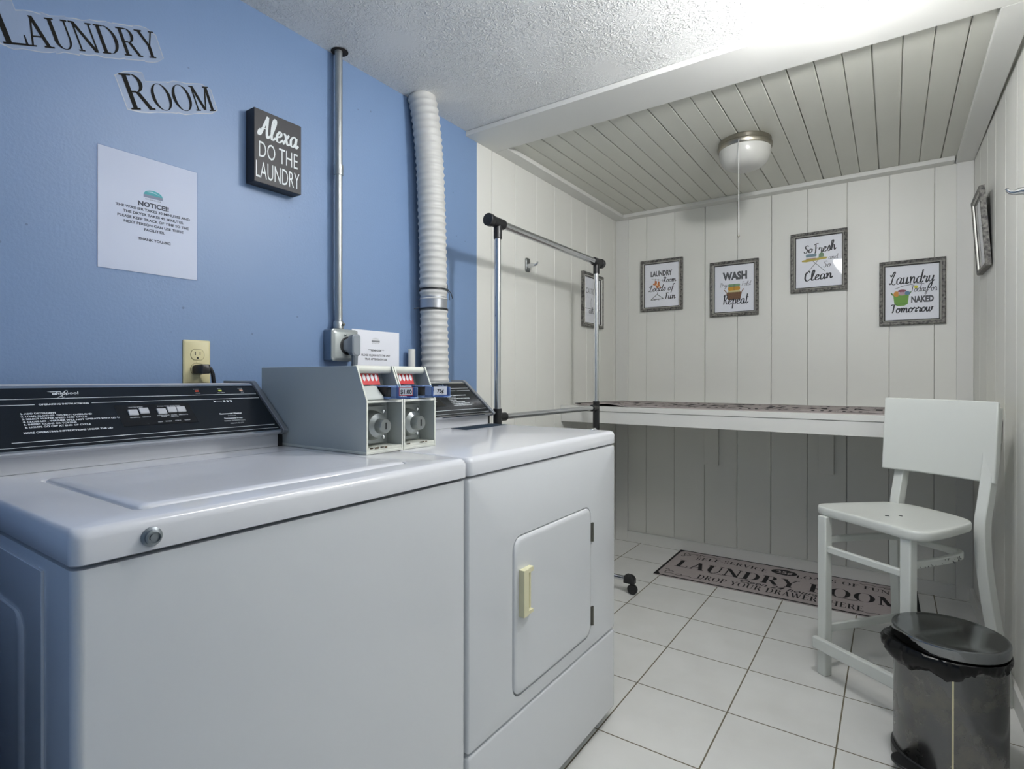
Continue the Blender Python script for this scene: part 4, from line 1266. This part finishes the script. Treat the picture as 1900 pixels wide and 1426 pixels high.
# 3 so fresh and so clean
t, pr = frame('framed print reading So Fresh and So Clean with ironing board, highest on the back wall', (1.203, FY - .004, 1.729), tilt(math.radians(-1.0), 0))
mb = MB()
script(mb, 'So', -.052, .054, .042, .15, HP); script(mb, 'Fresh', .030, .052, .054, .14, HP, sx=.82, rot=.1)
script(mb, 'Clean', -.002, -.100, .056, .15, HP, sx=.96, rot=.06)
mb.build('lettering', M_INK, pr, smooth=False)
mb = MB(); script(mb, 'and', .070, .008, .026, .09, HP); script(mb, 'So', .040, -.034, .034, .1, HP)
mb.build('lettering', M_INKG, pr, smooth=False)
art(pr, 'ironing_board', 'bba94c', [[(-.083, .012), (-.070, .016), (.028, .024), (.046, .020), (.036, .012), (-.060, .003), (-.082, .006)]])
art(pr, 'board_legs', '6f7276', [seg(-.028, .006, .032, -.056, .0028), seg(-.002, .008, -.058, -.060, .0028), seg(-.062, -.066, -.052, -.058, .004)])
art(pr, 'folded_clothes', '6d8592', [rr(-.062, -.010, .030, .046, .004, 3)]); art(pr, 'folded_clothes', 'b08a70', [rr(-.062, -.012, .017, .023, .003, 3)]); art(pr, 'folded_clothes', 'd4d8da', [rr(-.062, -.012, .0235, .0295, .002, 3)])
art(pr, 'iron', '6f8a6a', [[(.000, .022), (.026, .025), (.026, .042), (.014, .052), (.002, .042)]])
# 4 laundry today or naked tomorrow
t, pr = frame('framed print reading Laundry Today or Naked Tomorrow with green tub, rightmost on back wall', (1.621, FY, 1.523), BACK)
mb = MB()
script(mb, 'Laundry', -.002, .046, .066, .12, HP, sx=.72, slant=.16)
script(mb, 'Today or', .048, .002, .036, .10, HP, sx=.74, slant=.16)
script(mb, 'Tomorrow', -.002, -.101, .046, .15, HP, sx=.84)
P = cr([(-.070, .022), (-.03, .036), (.02, .042), (.052, .040)], 6)
for a, b in zip(P, P[1:]): mb.poly(seg(a.x, a.y, b.x, b.y, .0022), ident, HP)
mb.build('lettering', M_INK, pr, smooth=False)
mb = MB(); text(mb, 'NAKED', .044, -.051, .042, bold=.05, sx=.66, h=HP)
mb.build('lettering', M_INKG, pr, smooth=False)
art(pr, 'green_tub', '6fa040', [[(-.078, -.004), (-.010, -.004), (-.016, -.058), (-.030, -.066), (-.060, -.066), (-.072, -.058)]])
art(pr, 'tub_rim', '4d7a3c', [seg(-.086, .002, -.078, -.010, .006), seg(-.004, .004, -.010, -.010, .006), seg(-.072, -.057, -.016, -.057, .002)], HP + .0003)
art(pr, 'clothes', 'd0903c', [ell(-.064, -.004, .012, .014)], HP + .0005); art(pr, 'clothes', '8a4a58', [ell(-.040, .010, .018, .007)], HP + .0005)
art(pr, 'clothes', 'b79aa4', [ell(-.040, -.004, .016, .009)], HP + .0006); art(pr, 'clothes', '5f86a0', [ell(-.018, -.002, .011, .010)], HP + .0007)
art(pr, 'yellow_button', 'd2cc3a', [ell(.018, .026, .008, .008)])
# left alcove wall
t, pr = frame('framed print half hidden behind the far rack post, on the left alcove wall', (.0003, 3.105, 1.562), LEFT)
mb = MB(); text(mb, 'CAUTION', -.010, .040, .050, bold=.0, sx=.62, h=HP); script(mb, 'Wash', -.02, -.080, .040, .12, HP)
mb.build('lettering', M_INKG, pr, smooth=False)
P = cr([(.0, .02), (-.012, .0), (-.014, -.03), (-.004, -.05)], 6)
art(pr, 'line_drawing', '6a6a6c', [seg(a.x, a.y, b.x, b.y, .003) for a, b in zip(P, P[1:])] + [seg(-.11, -.052, .11, -.052, .003)])
# right wall, leaning out at the top
t, pr = frame('framed print seen edge-on, leaning out from the right wall', (XR(3.08) - .0125, 3.08, 1.708), RIGHT @ Matrix.Rotation(math.radians(3.8), 3, 'X'))
mb = MB(); text(mb, 'LINT', 0, .03, .05, sx=.8, h=HP)
mb.build('lettering', M_INKG, pr, smooth=False)

# ------------------------------------------------------------------ folding shelf along the back wall
SZ = .930
t = thing('wall_shelf', 'long white folding shelf fixed across the alcove under the prints', 'shelf', (0, 2.72, 0))
MB().box(.001, XR(2.72) - .003, 0, YB - 2.72 - .001, SZ - .026, SZ).build('shelf_top', M_TRIM, t, bevel=.0015)
MB().box(.001, XR(2.72) - .004, .004, .024, .840, SZ - .0275).build('apron', M_TRIM, t, bevel=.0015)
MB().box(.001, .021, .025, YB - 2.72 - .018, .858, SZ - .0275).build('side_rail', M_TRIM, t, bevel=.001)
MB().box(XR(2.72) - .022, XR(2.72) - .004, .025, YB - 2.72 - .018, .858, SZ - .0275).build('side_rail', M_TRIM, t, bevel=.001)
for x0, x1, z0 in ((.588, .672, .553), (1.206, 1.279, .557)):
    MB().box(x0, x1, YB - 2.72 - .0195, YB - 2.72 - .001, z0, SZ - .0275).build('cleat', M_PANEL, t, bevel=.001)


# ------------------------------------------------------------------ printed mats
def laundry_mat(label, cat, loc, rotz, w, d, wavy=0, th=.005):
    t = thing('laundry_mat', label, cat, loc, Matrix.Rotation(rotz, 3, 'Z'), 'printed laundry mats')
    zf = lambda x, y: wavy * (max(0, (.35 - (x / w + .5)) / .35)) * (.5 + .5 * math.sin(x * 22 + 1.2)) * max(0, 1 - (y / d + .5) * 1.4) if wavy else 0
    nx, ny = 60, 12
    mb = MB()
    vs = []
    for k, dz in ((0, th), (1, .0004)):
        for j in range(ny + 1):
            for i in range(nx + 1):
                x, y = (i / nx - .5) * w, (j / ny - .5) * d
                vs.append((x, y, zf(x, y) + dz))
    n = (nx + 1) * (ny + 1)
    fs = []
    for j in range(ny):
        for i in range(nx):
            a = j * (nx + 1) + i
            fs.append((a, a + 1, a + nx + 2, a + nx + 1)); fs.append((n + a, n + a + nx + 1, n + a + nx + 2, n + a + 1))
    edge = [i for i in range(nx + 1)] + [j * (nx + 1) + nx for j in range(1, ny + 1)] + [ny * (nx + 1) + i for i in range(nx - 1, -1, -1)] + [j * (nx + 1) for j in range(ny - 1, 0, -1)]
    for a, b in zip(edge, edge[1:] + edge[:1]): fs.append((a, n + a, n + b, b))
    mb.add(vs, fs)
    mo = mb.build('pile', M_MAT, t, ang=60)
    fn = lambda x, y, h: (x, y, zf(x, y) + th + .0006 + h)
    b = MB()
    e = .013
    for q in ([(-w / 2, -d / 2), (w / 2, -d / 2), (w / 2, -d / 2 + e), (-w / 2, -d / 2 + e)], [(-w / 2, d / 2 - e), (w / 2, d / 2 - e), (w / 2, d / 2), (-w / 2, d / 2)]):
        for k in range(40):
            x0, x1 = -w / 2 + w * k / 40, -w / 2 + w * (k + 1) / 40
            b.poly([(x0, q[0][1]), (x1, q[0][1]), (x1, q[2][1]), (x0, q[2][1])], fn, 0)
    for s in (-1, 1):
        b.poly([(s * w / 2, -d / 2), (s * (w / 2 - e), -d / 2), (s * (w / 2 - e), d / 2), (s * w / 2, d / 2)], fn, 0)
        for sy in (-1, 1):
            b.poly([(s * (w / 2 - e), sy * (d / 2 - e)), (s * (w / 2 - e - .02), sy * (d / 2 - e)), (s * (w / 2 - e), sy * (d / 2 - e - .035))], fn, 0)
    b.build('border', M_MATBLK, mo, smooth=False)
    k = w / 1.22
    L = MB()
    serif(L, 'LAUNDRY ROOM', 0, -.066 * d / .5, .122 * d / .5, fn=fn, T=.2, t=.05, sx=.885 * k * .5 / d, space=.045)
    serif(L, 'SELF-SERVICE', -.28 * k, .105 * d / .5, .047 * d / .5, fn=fn, T=.17, t=.05, sx=1.0 * k, space=.05, arc=.03)
    serif(L, 'LOADS OF FUN', .28 * k, .105 * d / .5, .047 * d / .5, fn=fn, T=.17, t=.05, sx=1.0 * k, space=.05, arc=.03)
    serif(L, 'DROP YOUR DRAWERS HERE', 0, -.196 * d / .5, .064 * d / .5, fn=fn, T=.17, t=.05, sx=.68 * k, space=.05)
    text(L, 'Open 24 hours', 0, -.121 * d / .5, .060 * d / .5, bold=.01, sx=1.0 * k, fn=fn, shear=.35)
    L.poly(ell(0, .160 * d / .5, .066 * k, .046 * d / .5, n=28), fn, 0)
    L.build('lettering', M_MATBLK, mo, smooth=False)
    c = MB(); text(c, '25¢', 0, .140 * d / .5, .058 * d / .5, bold=.02, sx=1.0 * k, fn=fn, h=.0006)
    c.build('lettering', M_MAT, mo, smooth=False)
    S = MB()
    for sx_ in (-1, 1):
        for sy in (-1, 1):
            cx, cy = sx_ * (w / 2 - .05), sy * (d / 2 - .045)
            for path in ([(0, 0), (-.03, -.012), (-.07, .002), (-.09, -.014), (-.075, -.022), (-.06, -.012)], [(0, 0), (.004, -.03), (-.006, -.06), (.006, -.075), (.014, -.06)], [(-.09, 0), (-.12, -.012), (-.15, 0), (-.18, -.010), (-.2, .002)], [(-.02, -.02), (-.035, -.04), (-.02, -.05), (-.01, -.036)]):
                P = cr(path, 4)
                for a, q in zip(P, P[1:]):
                    if (q - a).length > 1e-5:
                        S.poly(seg(cx + sx_ * a.x, cy + sy * a.y, cx + sx_ * q.x, cy + sy * q.y, .0065), fn, 0)
    for s in (-1, 1):
        P = cr([(s * .17 * k, -.075), (s * .24 * k, -.062), (s * .30 * k, -.075), (s * .36 * k, -.066), (s * .33 * k, -.08)], 5)
        for a, q in zip(P, P[1:]): S.poly(seg(a.x, a.y, q.x, q.y, .006), fn, 0)
    S.build('scrollwork', M_MATGR, mo, smooth=False)
    return t


laundry_mat('taupe floor mat printed Laundry Room, lying on the tiles under the shelf', 'floor mat', (1.050, 3.218, 0), .012, 1.20, .505)
laundry_mat('taupe mat printed with black letters, spread out on the wall shelf', 'mat', (.830, 3.085, SZ), 0, 1.52, .66, wavy=.020)

# ------------------------------------------------------------------ tin on the shelf
t = thing('tin', 'small yellow tin on the shelf behind the chair back', 'tin', (1.752, 3.02, SZ))
mb = MB(); mb.lathe([(.031, 0), (.033, .002), (.033, .046), (.031, .049)], n=28)
mb.build('can', M_YEL, t)
mb = MB(); mb.lathe([(.0345, .047), (.0355, .049), (.0355, .058), (.033, .060), (.001, .060)], n=28)
mb.build('lid', M_YEL, t, ang=30)

# ------------------------------------------------------------------ counter chair
A_, B_, RL_, RR_ = Vector((1.338, 2.313, 0)), Vector((1.583, 2.142, 0)), Vector((1.552, 2.568, 0)), Vector((1.786, 2.398, 0))
cc = Vector((1.56, 2.36, 0))
t = thing('counter_chair', 'white painted counter-height wooden chair in the right corner, paint chipped', 'chair', cc)
lv = lambda p, z=0: (p[0] - cc.x, p[1] - cc.y, z)
e1 = (B_ - A_).normalized(); e2 = Vector((-e1.y, e1.x, 0))    # e2 points to the rear
SH = .610
for P_ in (A_, B_):
    mb = MB(); mb.beam(lv(P_, .0), lv(P_, SH - .03), .034, .034, e2)
    mb.build('leg', M_CHAIR, t, bevel=.004)
back = lambda P_, k, z, s=0: lv(P_ + e2 * k + e1 * s, z)
for P_, s in ((RL_, -1), (RR_, 1)):
    mb = MB()
    path = [(.075, 0, .35 * s), (.045, .2, .2 * s), (.013, .42, .05 * s), (.004, .58, 0), (.025, .69, 0), (.047, .80, 0), (.064, .985, 0)]
    P3 = cr([back(P_, k, z, s_ * .1) for k, z, s_ in path], 5)
    rings = []
    for i, p in enumerate(P3):
        hw, hd = .017, .019
        if p.z < .1: hd = .016
        rings.append([tuple(p + e1 * a + e2 * b) for a, b in ((-hw, -hd), (hw, -hd), (hw, hd), (-hw, hd))])
    mb.loft(rings)
    mb.build('leg', M_CHAIR, t, bevel=.003)
# seat: rounded shield
out = [(1.311, 2.352), (1.325, 2.322), (1.36, 2.290), (1.45, 2.222), (1.545, 2.140), (1.590, 2.108), (1.632, 2.118), (1.680, 2.190), (1.735, 2.300), (1.757, 2.360), (1.740, 2.420), (1.680, 2.490), (1.615, 2.545), (1.545, 2.568), (1.485, 2.535), (1.40, 2.462), (1.325, 2.390)]
P3 = cr(out, 5, True)
cen = sum(P3, Vector()) / len(P3)
mb = MB()
rings = []
for k, z in ((.95, SH - .032), (.985, SH - .029), (1, SH - .022), (1, SH - .007), (.99, SH - .001), (.97, SH), (.8, SH - .002), (.5, SH - .007), (.2, SH - .008)):
    rings.append([lv(cen + (p - cen) * k, z) for p in P3])
mb.loft(rings)
so = mb.build('seat', M_CHAIR, t, ang=60)
mb = MB()
for x, y, dx, dy in ((1.52, 2.33, .012, .002), (1.56, 2.36, .010, -.004)):
    mb.prism(seg(x - cc.x, y - cc.y, x - cc.x + dx, y - cc.y + dy, .003), ident, SH - .0085, SH - .0062)
mb.build('paint_chips', M_RUB, so, smooth=False)
# backrest: curved panel
tl, tr_ = Vector((1.530, 2.602, 0)), Vector((1.842, 2.432, 0))
mb = MB()
rings = []
n = 14
cols_ = []
for i in range(n + 1):
    f = i / n
    p = tl.lerp(tr_, f) + e2 * (.030 * (1 - (2 * f - 1) ** 2) - .012)
    cols_.append(p)
for off0, off1, ins in ((0, 0, 0), ):
    sec = [(-.030, .738), (-.016, .735), (.002, 1.006), (-.012, 1.010)]   # offset along rear, z
    rings = [[lv(p + e2 * o, z - (.004 * f_)) for o, z in sec] for p, f_ in zip(cols_, [i / n for i in range(n + 1)])]
mb.loft(rings)
mb.build('backrest', M_CHAIR, t, bevel=.004, ang=50)
# stretchers
mb = MB(); mb.beam(lv(A_ + e1 * .015, .462), lv(B_ - e1 * .015, .462), .018, .024)
mb.build('front_stretcher', M_CHAIR, t, bevel=.004)
mb = MB(); mb.beam(lv(A_ - e1 * .02 - e2 * .028, .118), lv(B_ + e1 * .02 - e2 * .028, .118), .022, .042)
mb.build('footrest', M_CHAIR, t, bevel=.004)
for P_, Q_ in ((A_, RL_), (B_, RR_)):
    mb = MB(); mb.beam(lv(P_ + (Q_ - P_) * .04, .170), lv(P_ + (Q_ - P_) * 1.06, .170), .016, .030)
    mb.build('side_stretcher', M_CHAIR, t, bevel=.004)
hz = .492
mid = lambda a, b, f: a + (b - a) * f
hoop = [lv(mid(B_, RR_, .05), hz), lv(mid(B_, RR_, .45) - e1 * .004, hz), lv(mid(B_, RR_, .80) - e1 * .024, hz), lv(mid(RR_, RL_, .22) - e2 * .030, hz), lv(mid(RR_, RL_, .5) - e2 * .022, hz), lv(mid(RR_, RL_, .78) - e2 * .030, hz), lv(mid(A_, RL_, .80) + e1 * .024, hz), lv(mid(A_, RL_, .45) + e1 * .004, hz), lv(mid(A_, RL_, .05), hz)]
P3 = cr(hoop, 6)
mb = MB()
rings = []
for i, p in enumerate(P3):
    d = (P3[min(i + 1, len(P3) - 1)] - P3[max(i - 1, 0)]).normalized()
    x = d.cross(Vector((0, 0, 1)))
    rings.append([tuple(p + x * a + Vector((0, 0, b))) for a, b in ((-.009, -.012), (.009, -.012), (.009, .012), (-.009, .012))])
mb.loft(rings)
ho = mb.build('hoop_stretcher', M_CHAIR, t, bevel=.004, ang=50)
mb = MB()
pb, pr_ = Vector(lv(mid(B_, RR_, .10), hz)), Vector(lv(mid(B_, RR_, .72), hz))
for k in range(26):
    f = random.random()
    p = pb.lerp(pr_, f)
    o = (e1 if True else e2)
    p = p + o * (.0098 - .01 * f * f) + Vector((0, 0, random.uniform(-.011, .008)))
    s = random.uniform(.001, .003)
    mb.lathe([(s, -.0006), (s, .0006)], p, 6, 'x')
mb.build('paint_chips', M_RUB, ho, smooth=False)

# ------------------------------------------------------------------ step bin with bag
bx, by, br = 1.672, 1.968, .128
t = thing('step_bin', 'round stainless steel pedal bin in front of the white chair', 'trash can', (bx, by, 0))
mb = MB(); mb.lathe([(br + .004, 0), (br + .006, .004), (br + .006, .028), (br + .001, .034), (br - .01, .034)], n=56)
mb.build('base_ring', M_BLK, t)
mb = MB(); mb.lathe([(br - .002, .030), (br, .034), (br, .332), (br - .003, .336), (br - .006, .336), (br - .006, .05)], n=72)
mb.build('body', M_STEEL, t)
mb = MB(); mb.lathe([(br - .004, .345), (br + .003, .346), (br + .0045, .349), (br + .0045, .3715), (br + .003, .374), (br - .001, .375), (br - .006, .3742), (br - .03, .3755), (br * .4, .377), (.002, .3775)], n=72)
mb.build('lid', mat('polished_lid_steel', '86888a', .14, 1), t, ang=28)
dirp = Vector((-.62, -.785, 0)).normalized()
pp_ = Vector((-dirp.y, dirp.x, 0))
mb = MB()
for a0, a1, z0, z1 in ((0, 1, .018, .026),):
    arc = [(-.055, .100), (-.050, .145), (-.030, .176), (0, .186), (.030, .176), (.050, .145), (.055, .100)]
    P3 = cr(arc, 4)
    mb.loft([[tuple(dirp * p.y + pp_ * p.x + Vector((0, 0, z + .012 * (p.y - .1) / .08))) for p in P3] for z in (z0, z1)])
mb.build('pedal', M_BLK, t, bevel=.003)
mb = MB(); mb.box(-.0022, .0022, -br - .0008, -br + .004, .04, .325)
mb.build('thin_line', mat('seam_highlight', 'd8cfae', .3, .8), t, bevel=.0005)  # pale strip: seam with a bright reflection line painted into its colour
t = thing('bin_bag', 'black plastic bag folded over the rim of the steel bin', 'bin bag', (bx, by, .336))
mb = MB()
n = 128
rnd = [random.uniform(-1, 1) for _ in range(n)]
bump_ = lambda a, c, w: math.exp(-((((a - math.radians(c)) + PI) % (2 * PI) - PI) / math.radians(w)) ** 2)
rings = [[] for _ in range(8)]
for k in range(n):
    a = 2 * PI * k / n
    wr = .5 * rnd[k] + .5 * rnd[(k * 7) % n] + .6 * math.sin(a * 19) * math.sin(a * 5 + 1)
    o = .0075 + .036 * bump_(a, 207, 30) + .004 * bump_(a, 262, 30) + .022 * bump_(a, 30, 9) + .0022 * wr
    dr_ = .020 + .030 * bump_(a, 226, 22) + .022 * bump_(a, 264, 20) + .006 * math.sin(a * 7) + .004 * wr
    up_ = .008 + .5 * max(0, o - .012)
    for j, (rr_, z) in enumerate(((-.007, .005), (.2 * o, .0065), (.8 * o, up_ * .8), (o, .2 * up_), (o * (.96 + .05 * wr), -.25 * dr_), (.75 * o, -.6 * dr_), (.35 * o + .001, -.88 * dr_), (.0016, -dr_))):
        w = .0016 * rnd[(k + j * 13) % n] if 1 < j < 7 else 0
        r = br + rr_ + w
        if j > 0: r = max(r, br + .0014)
        if j == 2: r = max(r, br + .0062)
        rings[j].append((r * math.cos(a), r * math.sin(a), z))
mb.loft(rings, False, False)
mb.build('liner', M_BAG, t, ang=70)
